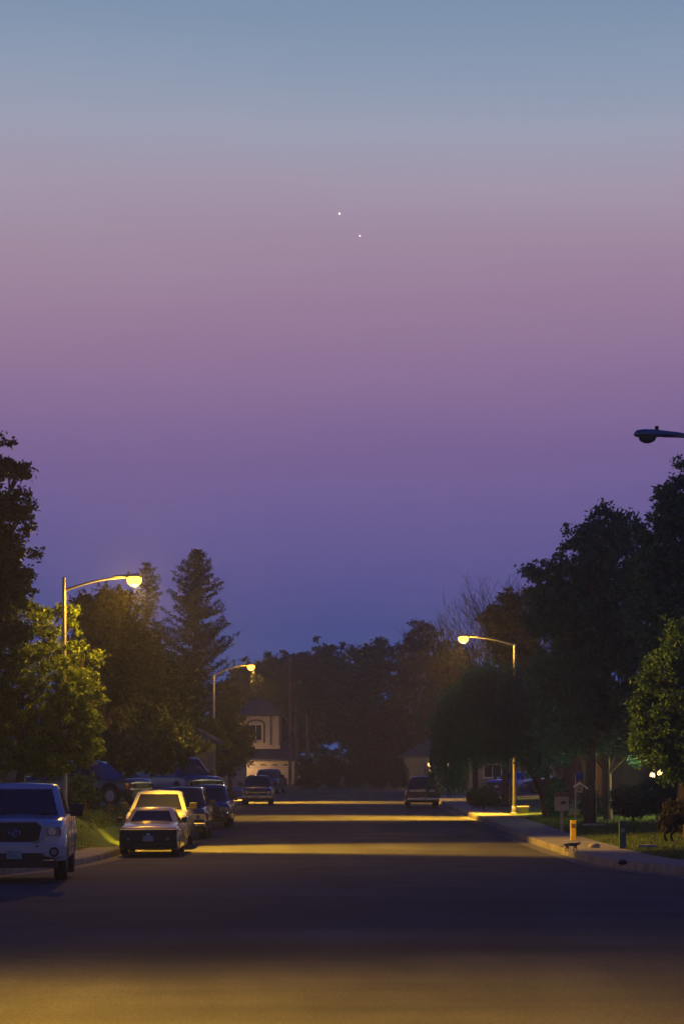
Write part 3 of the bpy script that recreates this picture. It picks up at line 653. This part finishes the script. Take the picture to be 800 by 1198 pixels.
willow('weeping willow with hanging strands around the right lamp pole', 640, 127)
tree('tree', 'dark green tree between the willow and the straight bare trunk', 'tree', X(690,122), 122.5,
     [(655,800,34,44), (652,845,30,36), (662,860,30,30), (660,820,36,40), (636,790,22,26)], 'willow', 20000, .085, .2, clump=.4, group=GT)

def bare(label, px, d, top_py, seed, spread=.5):
    rnd = random.Random(seed); x = X(px, d); gz = G(x, d); t = thing('bare_tree', label, 'tree', (x, d, gz), 0, 'bare twiggy trees')
    H = at(px, top_py, d).z-gz; m = MB(); tw = MB()
    def br(p, dr, ln, r, lv, mb):
        q = p+dr*ln*.5+Vector((rnd.gauss(0,.05), rnd.gauss(0,.05), 0))*ln; e = p+dr*ln
        mb.tube([p, q, e], [r, r*.8, r*.55], 5 if lv < 2 else 3, cap=False)
        if lv >= 5 or r < .006: return
        for _ in range(4 if lv < 3 else 3):
            nd = (dr+Vector((rnd.gauss(0,spread), rnd.gauss(0,spread), rnd.uniform(.1,.6)))).normalized(); br(e, nd, ln*rnd.uniform(.55,.85), r*.58, lv+1, tw)
    for k in range(5):
        br(Vector((0,0,H*.35)), Vector((rnd.gauss(0,.35), rnd.gauss(0,.35), 1)).normalized(), H*.22, .07, 1, tw)
    m.tube([(0,0,-.1), (0,0,H*.36)], [.18,.12], 8)
    m.build('trunk', 'bark', t, smooth=True); tw.build('branches', 'bark', t, recalc=False)
bare('bare twiggy tree rising behind the right lamp arm', 600, 160, 672, 2)
bare('bare twiggy tree with thin upright twigs just left of the right lamp arm', 556, 165, 710, 6, .38)
bare('bare twiggy tree between the lamp arm and the huge dark tree', 640, 155, 668, 9, .42)

# hedges and shrubs
def shrub(label, px, py, rx, rz, d, mat='hedge', n=5000, leaf=.07, clump=.28, cat='shrub', grp='garden shrubs'):
    tree('shrub', label, cat, X(px,d), d, [(px,py,rx,rz), (px-rx*.45,py+rz*.2,rx*.6,rz*.75), (px+rx*.5,py+rz*.15,rx*.6,rz*.7)], mat, n, leaf, .05, clump=clump, group=grp, limbs=3)
shrub('dark shrub behind the grassy bank, right of the silver pickup', 100, 962, 24, 14, 97)
shrub('dark shrub on the bank close to the white pickup', 128, 963, 16, 14, 98)
shrub('teal-tinted bush right of the silver pickup mirror', 96, 930, 20, 20, 100)
shrub('round dark shrub beside the right sidewalk under the willow', 565, 933, 16, 9, 145)
shrub('upright dark hedge right of the straight trunk', 740, 935, 22, 20, 112, 'hedge', 8000)
shrub('dark hedge below the garden lights on the right', 775, 930, 26, 22, 106, 'deep', 8000)
shrub('light-edged bush just above the black dog', 796, 955, 22, 18, 97, 'olive', 7000)
shrub('dark shrub beside the mailbox post', 690, 945, 9, 20, 125, 'deep', 5000)
shrub('leafy bush behind the mailbox', 652, 935, 11, 24, 124, 'deep', 6000)
shrub('small dark bush before the right house windows', 688, 960, 7, 6, 128, 'deep', 2200)
shrub('second small dark bush before the right house, near the trunk', 702, 960, 6, 6, 128, 'deep', 2200)
shrub('white flowering bush at the foot of the right lamp', 597, 924, 8, 8, 168, 'flower', 2500)
shrub('long dark hedge along the right lots', 640, 915, 44, 14, 200, 'deep', 8000, .10)

# grass blades on the near lawns
def grass(name, poly, n, h):
    pts = []
    while len(pts) < n:
        y = random.uniform(poly[0], poly[1]); a, b = poly[2](y), poly[3](y); x = random.uniform(a, b); pts.append((x, y, G(x, y)))
    P = np.array(pts); k = len(P); an = RNG.uniform(0, 2*PI, k); s = np.stack([np.cos(an), np.sin(an), np.zeros(k)], 1)*.012
    tip = P+np.stack([RNG.normal(0,.03,k), RNG.normal(0,.03,k), h*RNG.uniform(.5,1.3,k)], 1)
    v = np.stack([P-s, P+s, tip], 1).reshape(-1,3)
    o = fastmesh(name, v, np.arange(3*k).reshape(k,3), leaf_mat(name+' blades', (.05,.09,.012), (.10,.15,.03))); tag(o, 'short grass growing on the lawn', 'grass', kind='stuff')
grass('grass', (62, 125, lambda y: RK(y)+1.8, lambda y: RK(y)+8), 60000, .07)
grass('grass', (84, 104, lambda y: -11.5, lambda y: LK(y)-1.0), 22000, .06)

# ------------------------------------------------------------------ houses
def win(parent, x, y, z, w, h, mat='wpane', facing=-1, cross=True, frame='white'):
    m = MB(); t_ = .06
    for c, d in (((x,y-.02,z+h/2+t_/2), (w+2*t_,.08,t_)), ((x,y-.02,z-h/2-t_/2), (w+2*t_,.08,t_)), ((x-w/2-t_/2,y-.02,z), (t_,.08,h)), ((x+w/2+t_/2,y-.02,z), (t_,.08,h))): m.box(c, d)
    if cross: m.box((x,y-.015,z), (.04,.05,h))
    o = m.build('window', frame, parent)
    m = MB(); m.box((x,y-.004,z), (w,.02,h)); m.build('pane', mat, o)
    m = MB(); m.box((x,y-.07,z-h/2-t_-.03), (w+.3,.16,.05)); m.build('sill', frame, o)
    return o
def hip(m, x0, x1, y0, y1, z, rise, inset=None, ov=.45):
    x0 -= ov; x1 += ov; y0 -= ov; y1 += ov
    ins = inset if inset is not None else min((x1-x0), (y1-y0))/2*.98
    ym = (y0+y1)/2
    v = [(x0,y0,z),(x1,y0,z),(x1,y1,z),(x0,y1,z),(x0+ins,ym,z+rise),(x1-ins,ym,z+rise)]
    v2 = [(a,b,z-.16) for a,b,_ in v[:4]]
    m.add(v+v2, [(0,1,5,4),(2,3,4,5),(1,2,5),(3,0,4),(6,7,1,0),(7,8,2,1),(8,9,3,2),(9,6,0,3),(9,8,7,6)])
def garage_door(parent, x, y, z0, w, h, arch=True):
    m = MB(); m.box((x,y-.03,z0+h/2), (w,.05,h)); g = m.build('garage_door', 'door', parent)
    m = MB()
    for k in range(1, 4): m.box((x,y-.058,z0+h*k/4), (w,.008,.018))
    m.build('panel_groove', 'trim', g)
    if arch:
        m = MB()
        for q in range(4):
            cx = x-w/2+w*(q+.5)/4; z_ = z0+h*.84
            m.prism([(cx-w*.09, z_-.02), (cx-w*.05, z_+.10), (cx+w*.02 if q % 2 == 0 else cx-w*.02, z_+.16), (cx+w*.05, z_+.10), (cx+w*.09, z_-.02), (cx+w*.03, z_+.02), (cx-w*.03, z_+.02)], y-.07, y-.056)
        m.build('door_window', 'wpane', g)
    return g
def porch_lamp(label, x, y, z, r=.13, e=40, vis='porch', col=(1,.6,.28), off=.35):
    t = thing('porch_lamp', label, 'lamp', (x, y, z), 0, 'porch lamps')
    m = MB(); m.ball((0,0,0), (r,r,r*1.3)); m.build('globe', vis, t, smooth=True)
    m = MB(); m.lathe([(.001,r*1.7), (r*.8,r*1.3), (r*.9,r*1.1), (.001,r*1.1)]); m.box((0,.12,r*1.2), (.05,.24,.05)); m.build('bracket', 'dark', t)
    if e:
        ld = bpy.data.lights.new('porch_bulb', 'POINT'); ld.energy = e; ld.color = col; ld.shadow_soft_size = r
        lo = bpy.data.objects.new('porch_light', ld); C.objects.link(lo); lo.parent = t; lo.location = (0, -off, 0)
# two-storey house at the end, left
D = 256; hx = lambda px: X(px, D); hz = lambda py: CAMZ+(HZ-py)*D/F
t = thing('house', 'two-storey beige house with a cream double garage door at the end of the street', 'house', (hx(315), D, G(0,D)))
g0 = G(0, D); lx = lambda px: hx(px)-hx(315); lz = lambda py: hz(py)-g0
m = MB(); m.box(((lx(262)+lx(354))/2, 4, lz(890)/2), (lx(354)-lx(262), 8, lz(890))); m.build('wall', 'stucco', t)
m = MB(); x0, x1 = lx(278), lx(327); m.box(((x0+x1)/2, 5.5, (lz(878)+lz(836))/2), (x1-x0, 7, lz(836)-lz(878))); up = m.build('upper_wall', 'stucco', t)
m = MB(); m.box((x1-.06, 1.95, (lz(872)+lz(836))/2), (.12, .14, lz(836)-lz(872))); m.box((lx(316), 1.95, (lz(872)+lz(836))/2), (.14, .12, lz(836)-lz(872))); m.build('corner_trim', 'trim', up)
m = MB(); hip(m, lx(262), lx(352), 0, 8, lz(889), 1.75, 2.4); m.build('roof', 'roof', t)
m = MB(); hip(m, x0-.2, x1-.1, 2.0, 9.0, lz(836), 1.5, 1.8, .4); m.build('upper_roof', 'roof', t)
m = MB(); pts = [(lx(293.5)+.0, lz(862))]; 
wx, wz = lx(298.5), lz(857)
m = MB(); m.tube([(wx-.75, 1.97, wz-.95), (wx-.75, 1.97, wz+.75)]+[(wx-.75+1.5*(1-math.cos(a))/2, 1.97, wz+.75+.35*math.sin(a)) for a in np.linspace(0, PI, 9)][1:]+[(wx+.75, 1.97, wz-.95)], .09, 6)
m.build('window_arch', 'trim', up)
win(up, wx, 1.99, wz, 1.0, 1.35, 'wpane')
garage_door(t, (lx(288.5)+lx(341))/2, -.003, 0, lx(341)-lx(288.5), lz(892))
win(t, lx(272), -.002, 1.2, .6, .9, 'blind')
m = MB(); m.box((lx(346), -.25, lz(890)/2), (.3, .35, lz(890)-.15)); m.build('porch_post', 'stucco', t)
porch_lamp('glowing porch lamp left of the cream garage door', hx(284.5), D-.35, hz(897), .15, 380, off=2.2)
# attached pale wall/garage left of it
t = thing('garage', 'low pale garage left of the two-storey house, half hidden by a dark tree', 'garage', (X(268,240), 240, G(0,240)))
m = MB(); m.box((0, 2.5, 1.3), (2.6, 5, 2.6)); m.build('wall', 'stucco', t)
m = MB(); hip(m, -1.3, 1.3, 0, 5, 2.6, .8, 1.2, .3); m.build('roof', 'roof', t)
garage_door(t, 0, -.002, 0, 2.1, 2.1, False)
# left house glimpsed above the driveway cars
t = thing('house', 'low tan house glimpsed behind the cars in the left driveway', 'house', (X(200,150), 150, G(-9,150)))
m = MB(); m.box((-6, 4, 1.35), (16, 8, 2.7)); m.build('wall', 'tan', t)
m = MB(); hip(m, -14, 2, 0, 8, 2.75, 1.7, 3); m.build('roof', 'roof', t)
m = MB(); m.box((-.9, -.3, 1.3), (.14, .14, 2.5)); m.build('porch_post', 'white', t)
win(t, .6, -.002, 1.5, 1.3, 1.1, 'blind'); win(t, -4, -.002, 1.5, 1.6, 1.1)
# far houses
t = thing('house', 'low dark house with a bluish roof behind the shrubs at the road end', 'house', (X(475,275), 275, G(0,275)))
m = MB(); m.box((0, 4, 1.25), (11, 8, 2.5)); m.build('wall', 'brown', t)
m = MB(); hip(m, -5.5, 5.5, 0, 8, 2.55, 1.5, 3); m.build('roof', 'roof', t)
win(t, -2.5, -.002, 1.4, 1.4, 1.0); win(t, 2.0, -.002, 1.4, 1.4, 1.0)
t = thing('house', 'tan house behind the right SUV and willow, with a bright entry lamp', 'house', (X(545,236), 236, G(8,236)))
m = MB(); m.box((0, 4, 1.3), (10, 8, 2.6)); m.build('wall', 'tan', t)
m = MB(); hip(m, -5, 5, 0, 8, 2.65, 1.6, 3); m.build('roof', 'roof', t)
win(t, -.8, -.002, 1.4, 1.2, 1.0); win(t, 2.2, -.002, 1.4, 1.4, 1.0)
m = MB(); m.box((-3.0, -.02, 1.05), (.9, .05, 2.1)); m.build('door', 'trim', t)
porch_lamp('bright hanging entry lamp above the right SUV', X(502,232), 232, 3+(HZ-895)*232/F, .16, 260)
porch_lamp('lit lantern just below the bright hanging entry lamp', X(503.2,233), 232.6, 3+(HZ-902)*233/F, .13, 0)
porch_lamp('tiny white lamp seen through the willow edge', X(524,235), 235.5, 3+(HZ-894)*235/F, .09, 40, col=(1,.9,.75))
t = thing('house', 'low brown house with two pale lit windows behind the right lawn', 'house', (X(745,162), 162, G(15,162)))
m = MB(); m.box((0, 4, 1.3), (8.4, 8, 2.6)); m.build('wall', 'brown', t)
m = MB(); hip(m, -4.2, 4.2, 0, 8, 2.65, 1.8, 3); m.build('roof', 'roof', t)
for px in (691, 703.5): win(t, X(px,162)-X(745,162), -.002, 1.15, .42, .42, 'warmwin', cross=False, frame='trim')
win(t, .6, -.002, 1.3, 1.3, 1.0)
porch_lamp('small lamp glinting right of the straight bare trunk', X(717,160), 160, 3+(HZ-919)*160/F, .13, 30)
porch_lamp('yellow round garden lamp among leaves at the right edge', X(763,118), 118, 3+(HZ-908)*118/F, .12, 400, col=(1,.8,.35))
porch_lamp('taller yellow garden lamp, right of the round one', X(772,117), 117, 3+(HZ-904)*117/F, .11, 200, col=(1,.9,.4))
porch_lamp('lowest yellow garden lamp of the three at the right', X(767,116.5), 116.5, 3+(HZ-918)*116/F, .07, 25, col=(1,.9,.4))
t = thing('house', 'dark house mostly hidden behind the trees at the right edge', 'house', (16, 126, G(16,126)))
m = MB(); m.box((0, 4, 1.35), (9, 8, 2.7)); m.build('wall', 'brown', t)
m = MB(); hip(m, -4.5, 4.5, 0, 8, 2.75, 1.6, 2.6); m.build('roof', 'roof', t)
win(t, -1.5, -.002, 1.4, 1.2, 1.0)

# ------------------------------------------------------------------ small street things
def gp(px, py, zg=.15):
    d = F*(CAMZ-zg)/(py-HZ); return (px-400)*d/F, d
x, y = gp(609, 953); z = G(x, y)
t = thing('utility_box', 'low concrete utility box with a pale lid at the foot of the right lamp', 'utility box', (x, y, z))
m = MB(); m.box((0,0,.14), (.72,.5,.30)); m.build('box', 'concrete', t, bevel=.02)
m = MB(); m.box((0,0,.32), (.80,.58,.06)); m.build('lid', 'white', t, bevel=.015)
x, y = gp(657, 974); z = G(x, y)
t = thing('mailbox', 'grey box mailbox with a dark emblem on a pale post beside the right sidewalk', 'mailbox', (x, y, z))
m = MB(); m.box((0,0,.38), (.11,.11,.85)); m.build('post', 'mailbox', t, bevel=.01)
m = MB(); m.box((0,0,1.02), (.50,.34,.52)); m.build('box', 'mailbox', t, bevel=.02)
m = MB(); m.box((0,.0,1.33), (.56,.42,.06)); m.prism([(-.28,1.36),(.28,1.36),(.22,1.44),(-.22,1.44)], -.18, .18); m.build('lid', 'wood', t, bevel=.01)
m = MB(); m.ball((.06,-.175,1.08), (.08,.008,.045)); m.ball((.02,-.176,1.05), (.10,.007,.03)); m.build('emblem', 'dark', t, smooth=True)
x, y = gp(673, 978); z = G(x, y); k = y/F
t = thing('birdhouse', 'pale tilted-roof birdhouse on a thin tall pole, blue cloth above it', 'birdhouse', (x, y, z))
zz = lambda py: CAMZ+(HZ-py)*k-z
m = MB(); m.tube([(0,0,0), (0,0,zz(906))], .022, 8); m.build('pole', 'galv', t)
m = MB(); m.box((.12,.0,zz(923)), (.26,.24,.28)); m.build('box', 'mailbox', t, bevel=.01)
m = MB(); m.prism([(-.05,zz(920)),(.16,zz(915.5)),(.44,zz(922.5)),(.42,zz(923.5)),(.16,zz(917.5)),(-.05,zz(921.5))], -.17, .17); m.build('roof', 'white', t)
m = MB(); m.lathe([(.001,0), (.035,0)], (.12,-.123,zz(924)), 'y', 12); m.build('entrance_hole', 'dark', t)
pv = MB(); n_ = 8
for i in range(n_+1):
    for j in range(6): pv.v.append((.02+.26*i/n_, .05*math.sin(i*.9)*(.3+i/n_), zz(913)+.26*j/5-.03*math.sin(i*.7)))
for i in range(n_):
    for j in range(5): pv.f.append((i*6+j, i*6+j+1, (i+1)*6+j+1, (i+1)*6+j))
o = pv.build('blue_flag', 'blue', t, smooth=True, recalc=False); s_ = o.modifiers.new('thick', 'SOLIDIFY'); s_.thickness = .008
x, y = gp(670.5, 984); z = G(x, y)
t = thing('marker_post', 'short bright yellow marker post beside the cat', 'post', (x, y, z))
m = MB(); m.box((0,0,.32), (.19,.10,.66)); m.build('post', 'yellow', t, bevel=.015)
m = MB(); m.box((0,0,.665), (.20,.11,.03)); m.build('cap', 'yellow', t, bevel=.008)
m = MB(); m.box((-.005,-.053,.50), (.12,.006,.14)); m.build('sticker', 'trim', t)
x, y = gp(728, 994); z = G(x, y)
t = thing('utility_pedestal', 'green utility pedestal standing on the right lawn edge', 'utility pedestal', (x, y, z))
m = MB(); m.box((0,0,.40), (.20,.20,.80)); m.build('housing', 'green', t, bevel=.02)
m = MB(); m.box((0,0,.815), (.23,.23,.05)); m.build('cap', 'green', t, bevel=.015)
m = MB(); m.box((0,-.104,.55), (.10,.008,.12)); m.build('door_plate', 'galv', t)
for px, py, rx, lb in ((694, 969, .42, 'flat pale slab lying on the grass behind the yellow post'), (757, 994, .30, 'flat grey meter cover on the lawn between pedestal and dog')):
    x, y = gp(px, py); z = G(x, y); m = MB(); m.lathe([(.001,.05), (rx*.85,.045), (rx,.02), (rx,-.03)], n=18); o = m.build('meter_cover', 'concrete', smooth=True); o.location = (x, y, z+.05); tag(o, lb, 'meter cover')
x, y = gp(695, 993); m = MB(); m.ball((0,0,.08), (.18,.13,.10), 12, 7); o = m.build('stone', 'concrete', smooth=True); o.location = (x, y, G(x,y)); tag(o, 'small rounded stone at the sidewalk edge right of the cat', 'stone')
d = 3333*(3-.17-.25)/(1014-882)
m = MB(); m.ball((0,0,.05), (.12,.10,.07), 10, 7); o = m.build('litter', 'dark', smooth=True); o.location = (X(728,d+.6), d+.6, zr(d+.6)+.16); tag(o, 'small dark lump lying on the right sidewalk near the kerb', 'litter')
# thin wooden post by the right sidewalk and far thin pole
x, y = gp(546, 938); t = thing('post', 'thin brown post standing left of the shrub by the right sidewalk', 'post', (x, y, G(x,y)))
m = MB(); m.tube([(0,0,0), (0,0,2.6)], .05, 8); m.build('shaft', 'wood', t); m = MB(); m.ball((0,0,2.62), .07); m.build('finial', 'wood', t, smooth=True)
d = 240; t = thing('utility_pole', 'thin pole sticking up above the far trees left of centre', 'utility pole', (X(339,d), d, G(0,d)))
hh = CAMZ+(HZ-768)*d/F-.2; m = MB(); m.tube([(0,0,0), (0,0,hh)], [.13,.08], 8); m.build('shaft', 'palebark', t); m = MB(); m.box((0,0,hh-.5), (1.0,.1,.1)); m.build('crossarm', 'wood', t)
# bare trunks by the house
for px, top, lb in ((346, 830, 'forked pale bare trunk right of the two-storey house'), (359, 836, 'slim pale upright trunk, right one of the pair beside the house'), (398, 866, 'pale trunk at the road end between dark bushes')):
    d = 246; x = X(px, d); t = thing('tree', lb, 'tree', (x, d, G(x,d)), 0, 'trees beyond the end of the street'); H = CAMZ+(HZ-top)*d/F
    m = MB(); m.tube([(0,0,-.1), (.05,0,H*.5), (-.05,0,H)], [.2,.15,.08], 8)
    if px < 350: m.tube([(0,0,H*.66), (-.9,0,H*.86), (-2.4,.2,H*1.08)], [.12,.09,.03], 7)
    m.build('trunk', 'palebark', t, smooth=True)
    p = at(px, top-14, d); pts, _ = crown_points([(0,0,H+.9,1.6,1.5,1.3), (.6,0,H+1.8,1.3,1.2,1.0)], 4000, .5); v, f = leaves(pts, .13); fastmesh('crown', v, f, LM['dark'], t)

# ------------------------------------------------------------------ animals
def skin_body(name, nodes, edges, mat, parent, root=0, sub=2):
    me = bpy.data.meshes.new(name); me.from_pydata([n[:3] for n in nodes], edges, [])
    o = bpy.data.objects.new(name, me); C.objects.link(o); o.parent = parent
    me.materials.append(MT[mat])
    md = o.modifiers.new('skin', 'SKIN'); md.use_smooth_shade = True
    if not me.skin_vertices: 
        bm = bmesh.new(); bm.from_mesh(me); bm.verts.layers.skin.verify(); bm.to_mesh(me); bm.free()
    for i, n in enumerate(nodes):
        sv = me.skin_vertices[0].data[i]; r = n[3]; sv.radius = (r, r*(n[4] if len(n) > 4 else 1)); sv.use_root = (i == root)
    s = o.modifiers.new('sub', 'SUBSURF'); s.levels = sub; s.render_levels = sub
    return o
def quadruped(name, label, cat, loc, rz, S, dog=True):
    """head towards +x, feet on z=0; S scales shoulder height 1"""
    t = thing(name, label, cat, loc, rz)
    if dog:
        N = [(-.52,0,.78,.17),(-.22,0,.76,.17),(.08,0,.74,.19),(.34,0,.76,.20),(.50,0,.80,.15),  # 0-4 spine
             (.66,0,.80,.115),(.80,0,.72,.105),(.90,0,.62,.10),(1.02,0,.52,.06),(1.11,0,.46,.045), # 5-9 neck, head down sniffing
             (-.64,0,.80,.06),(-.76,0,.66,.04),(-.80,0,.48,.032),(-.78,0,.36,.02)] # tail 10-13
        E = [(i,i+1) for i in range(9)]+[(0,10),(10,11),(11,12),(12,13)]
        def leg(pts, at_): 
            a = at_
            for p in pts: N.append(p); E.append((a, len(N)-1)); a = len(N)-1
        for s, o_ in ((-1,.10),(1,-.04)):
            leg([(-.46+o_,s*.12,.58,.13),(-.34+o_,s*.13,.42,.085),(-.54+o_,s*.13,.25,.045),(-.50+o_,s*.13,.06,.04),(-.42+o_,s*.13,.03,.04)], 0)
            leg([(.36+o_*.6,s*.12,.56,.10),(.32+o_*.6,s*.12,.40,.06),(.36+o_*.6,s*.12,.20,.042),(.36+o_*.6,s*.12,.05,.04),(.42+o_*.6,s*.12,.03,.04)], 3)
        ears = [((.84,s*.09,.70), (.05,.02,.09)) for s in (-1,1)]; eyes = [(.96,s*.065,.62) for s in (-1,1)]; mat = 'blackfur'
    else:
        N = [(-.50,0,.66,.13),(-.25,0,.66,.14),(.05,0,.64,.15),(.30,0,.66,.14),(.44,0,.68,.10),(.56,0,.72,.10),(.66,0,.74,.115),(.76,0,.71,.06),
             (-.62,0,.66,.05),(-.80,0,.56,.04),(-.94,0,.44,.035),(-1.06,0,.42,.03)]
        E = [(i,i+1) for i in range(7)]+[(0,8),(8,9),(9,10),(10,11)]
        def leg(pts, a):
            for p in pts: N.append(p); E.append((a, len(N)-1)); a = len(N)-1
        for s, o_ in ((-1,.16),(1,-.10)):
            leg([(-.46+o_*.5,s*.08,.48,.10),(-.38+o_*.8,s*.08,.36,.06),(-.54+o_,s*.08,.20,.035),(-.50+o_,s*.08,.05,.034),(-.43+o_,s*.08,.03,.032)], 0)
            leg([(.32-o_*.5,s*.08,.46,.075),(.29-o_*.8,s*.08,.32,.045),(.32-o_,s*.08,.16,.034),(.32-o_,s*.08,.05,.034),(.38-o_,s*.08,.03,.034)], 3)
        ears = [((.62,s*.07,.87), (.03,.035,.06)) for s in (-1,1)]; eyes = [(.75,s*.05,.76) for s in (-1,1)]; mat = 'catfur'
    N = [(n[0]*S, n[1]*S, n[2]*S, n[3]*S) for n in N]
    b = skin_body('body', N, E, mat, t, root=2)
    for c, r in ears:
        m = MB(); c = [q*S for q in c]; r = [q*S for q in r]
        if dog: m.ball(c, r, 10, 7)
        else: m.add([(c[0]-r[0],c[1]-r[1],c[2]-r[2]), (c[0]-r[0],c[1]+r[1],c[2]-r[2]), (c[0]+r[0],c[1],c[2]-r[2]), (c[0]-r[0]*.3,c[1],c[2]+r[2])], [(0,1,3),(1,2,3),(2,0,3),(0,2,1)])
        m.build('ear', mat, t, smooth=True)
    for e in eyes: m = MB(); m.ball([q*S for q in e], .016*S+.002, 8, 6); m.build('eye', 'eye', t, smooth=True)
    m = MB(); nz = (1.13,0,.46) if dog else (.81,0,.705); m.ball([q*S for q in nz], .025*S, 8, 6); m.build('nose', 'eye', t, smooth=True)
    if dog: 
        m = MB(); m.tube([(S*(.70+.05*math.sin(a)), S*.125*math.cos(a), S*(.775+.12*math.sin(a))) for a in np.linspace(0, 2*PI, 15)], .012, 6); m.build('collar', 'redc', t)
    return t
x, y = gp(782, 988); quadruped('dog', 'large black dog grazing its nose over the lawn at the right edge', 'dog', (x+.42, y-.3, G(x,y)), math.radians(8), .98)
x, y = gp(669, 997, .17); quadruped('cat', 'grey cat walking to the right along the sidewalk', 'cat', (x, y, zr(y)+.17), math.radians(-8), .33, dog=False)

# ------------------------------------------------------------------ the two planets in the evening sky
for px, py, r, lb in ((397, 249.5, 1.9, 'brighter upper planet in the mauve sky'), (421, 275.5, 1.5, 'dimmer lower planet, right of the brighter one')):
    m = MB(); m.ball((0,0,0), r*2500/F*.55, 12, 8); o = m.build('planet', 'planet', smooth=True); o.location = at(px, py, 2500); tag(o, lb, 'planet')

# ------------------------------------------------------------------ evening air
HAZE = 0.0006
if HAZE:
    m = MB(); m.box((0, 220, 12), (260, 470, 26.4)); o = m.build('haze', LAWN); tag(o, 'thin evening haze over the street', 'haze', kind='stuff')
    mm = bpy.data.materials.new('haze'); mm.use_nodes = True; nt = mm.node_tree; nt.nodes.clear()
    out = nt.nodes.new('ShaderNodeOutputMaterial'); pv = nt.nodes.new('ShaderNodeVolumePrincipled'); pv.inputs['Density'].default_value = HAZE; pv.inputs['Color'].default_value = (.72,.78,.9,1); pv.inputs['Anisotropy'].default_value = .78
    nt.links.new(pv.outputs[0], out.inputs['Volume']); o.data.materials.clear(); o.data.materials.append(mm)

# ------------------------------------------------------------------ sky, camera
def s2l(c): return tuple(((v/255)/12.92 if v/255 <= .04045 else ((v/255+.055)/1.055)**2.4) for v in c)
W = bpy.data.worlds.new('World'); SC.world = W; W.use_nodes = True; nt = W.node_tree; nt.nodes.clear(); N = nt.nodes.new; L = nt.links.new
tc = N('ShaderNodeTexCoord'); sp = N('ShaderNodeSeparateXYZ'); L(tc.outputs['Generated'], sp.inputs[0])
wn = N('ShaderNodeTexNoise'); wn.inputs['Scale'].default_value = 3; mp = N('ShaderNodeMapping'); mp.inputs['Scale'].default_value = (1,1,6); L(tc.outputs['Generated'], mp.inputs[0]); L(mp.outputs[0], wn.inputs['Vector'])
mr = N('ShaderNodeMapRange'); mr.inputs['From Min'].default_value = 0; mr.inputs['From Max'].default_value = .5; L(sp.outputs['Z'], mr.inputs['Value'])
ma = N('ShaderNodeMath'); ma.operation = 'MULTIPLY_ADD'; ma.inputs[1].default_value = .05; L(wn.outputs[0], ma.inputs[0]); L(mr.outputs[0], ma.inputs[2])
sb = N('ShaderNodeMath'); sb.operation = 'SUBTRACT'; sb.inputs[1].default_value = .025; L(ma.outputs[0], sb.inputs[0])
cr = N('ShaderNodeValToRGB'); L(sb.outputs[0], cr.inputs[0]); cr.color_ramp.interpolation = 'LINEAR'
SKY = [(882,(52,74,134)), (800,(56,78,140)), (740,(69,79,142)), (680,(87,85,147)), (600,(105,93,150)), (520,(123,101,151)), (430,(145,117,154)), (350,(156,128,157)), (280,(162,141,163)), (215,(165,153,173)), (150,(158,162,182)), (80,(142,157,180)), (0,(125,147,175)), (-350,(26,68,148)), (-900,(4,36,120))]
els = cr.color_ramp.elements
for i, (py, c) in enumerate(SKY):
    e = (HZ-py)/F; zz_ = e/math.sqrt(1+e*e)/.5
    el = els[i] if i < 2 else els.new(min(1, zz_)); el.position = min(1, zz_); el.color = (*s2l(c), 1)
bg = N('ShaderNodeBackground'); L(cr.outputs[0], bg.inputs[0])
az = N('ShaderNodeMapRange'); az.inputs['From Min'].default_value = -.4; az.inputs['From Max'].default_value = .8; az.inputs['To Min'].default_value = 0; az.inputs['To Max'].default_value = 1.0; az.interpolation_type = 'SMOOTHSTEP'
L(sp.outputs['Y'], az.inputs['Value'])
tn = N('ShaderNodeMix'); tn.data_type = 'RGBA'; tn.inputs[6].default_value = (.56, .66, .72, 1); tn.inputs[7].default_value = (1, 1, 1, 1); L(az.outputs[0], tn.inputs[0])
ml = N('ShaderNodeMix'); ml.data_type = 'RGBA'; ml.blend_type = 'MULTIPLY'; ml.inputs[0].default_value = 1; L(cr.outputs[0], ml.inputs[6]); L(tn.outputs[2], ml.inputs[7]); L(ml.outputs[2], bg.inputs[0])
ns = N('ShaderNodeTexSky'); ns.sky_type = 'NISHITA'; ns.sun_disc = False; ns.sun_elevation = math.radians(-4); ns.sun_rotation = math.radians(180)
bg2 = N('ShaderNodeBackground'); L(ns.outputs[0], bg2.inputs[0]); bg2.inputs[1].default_value = .05
ads = N('ShaderNodeAddShader'); L(bg.outputs[0], ads.inputs[0]); L(bg2.outputs[0], ads.inputs[1])
wo = N('ShaderNodeOutputWorld'); L(ads.outputs[0], wo.inputs[0])
cam = bpy.data.cameras.new('camera'); co = bpy.data.objects.new('camera', cam); C.objects.link(co); SC.camera = co
cam.sensor_fit = 'HORIZONTAL'; cam.sensor_width = 24; cam.lens = F*24/800; cam.clip_end = 20000; cam.clip_start = .5
co.location = (0, 0, CAMZ); co.rotation_euler = (PI/2, 0, 0); cam.shift_y = (HZ-599)/800
vs = SC.view_settings; vs.view_transform = 'Standard'; vs.look = 'None'; vs.gamma = 1; vs.exposure = 0; vs.use_curve_mapping = False
SC.cycles.use_denoising = True; SC.cycles.max_bounces = 5; SC.cycles.volume_bounces = 0; SC.cycles.sample_clamp_indirect = 3
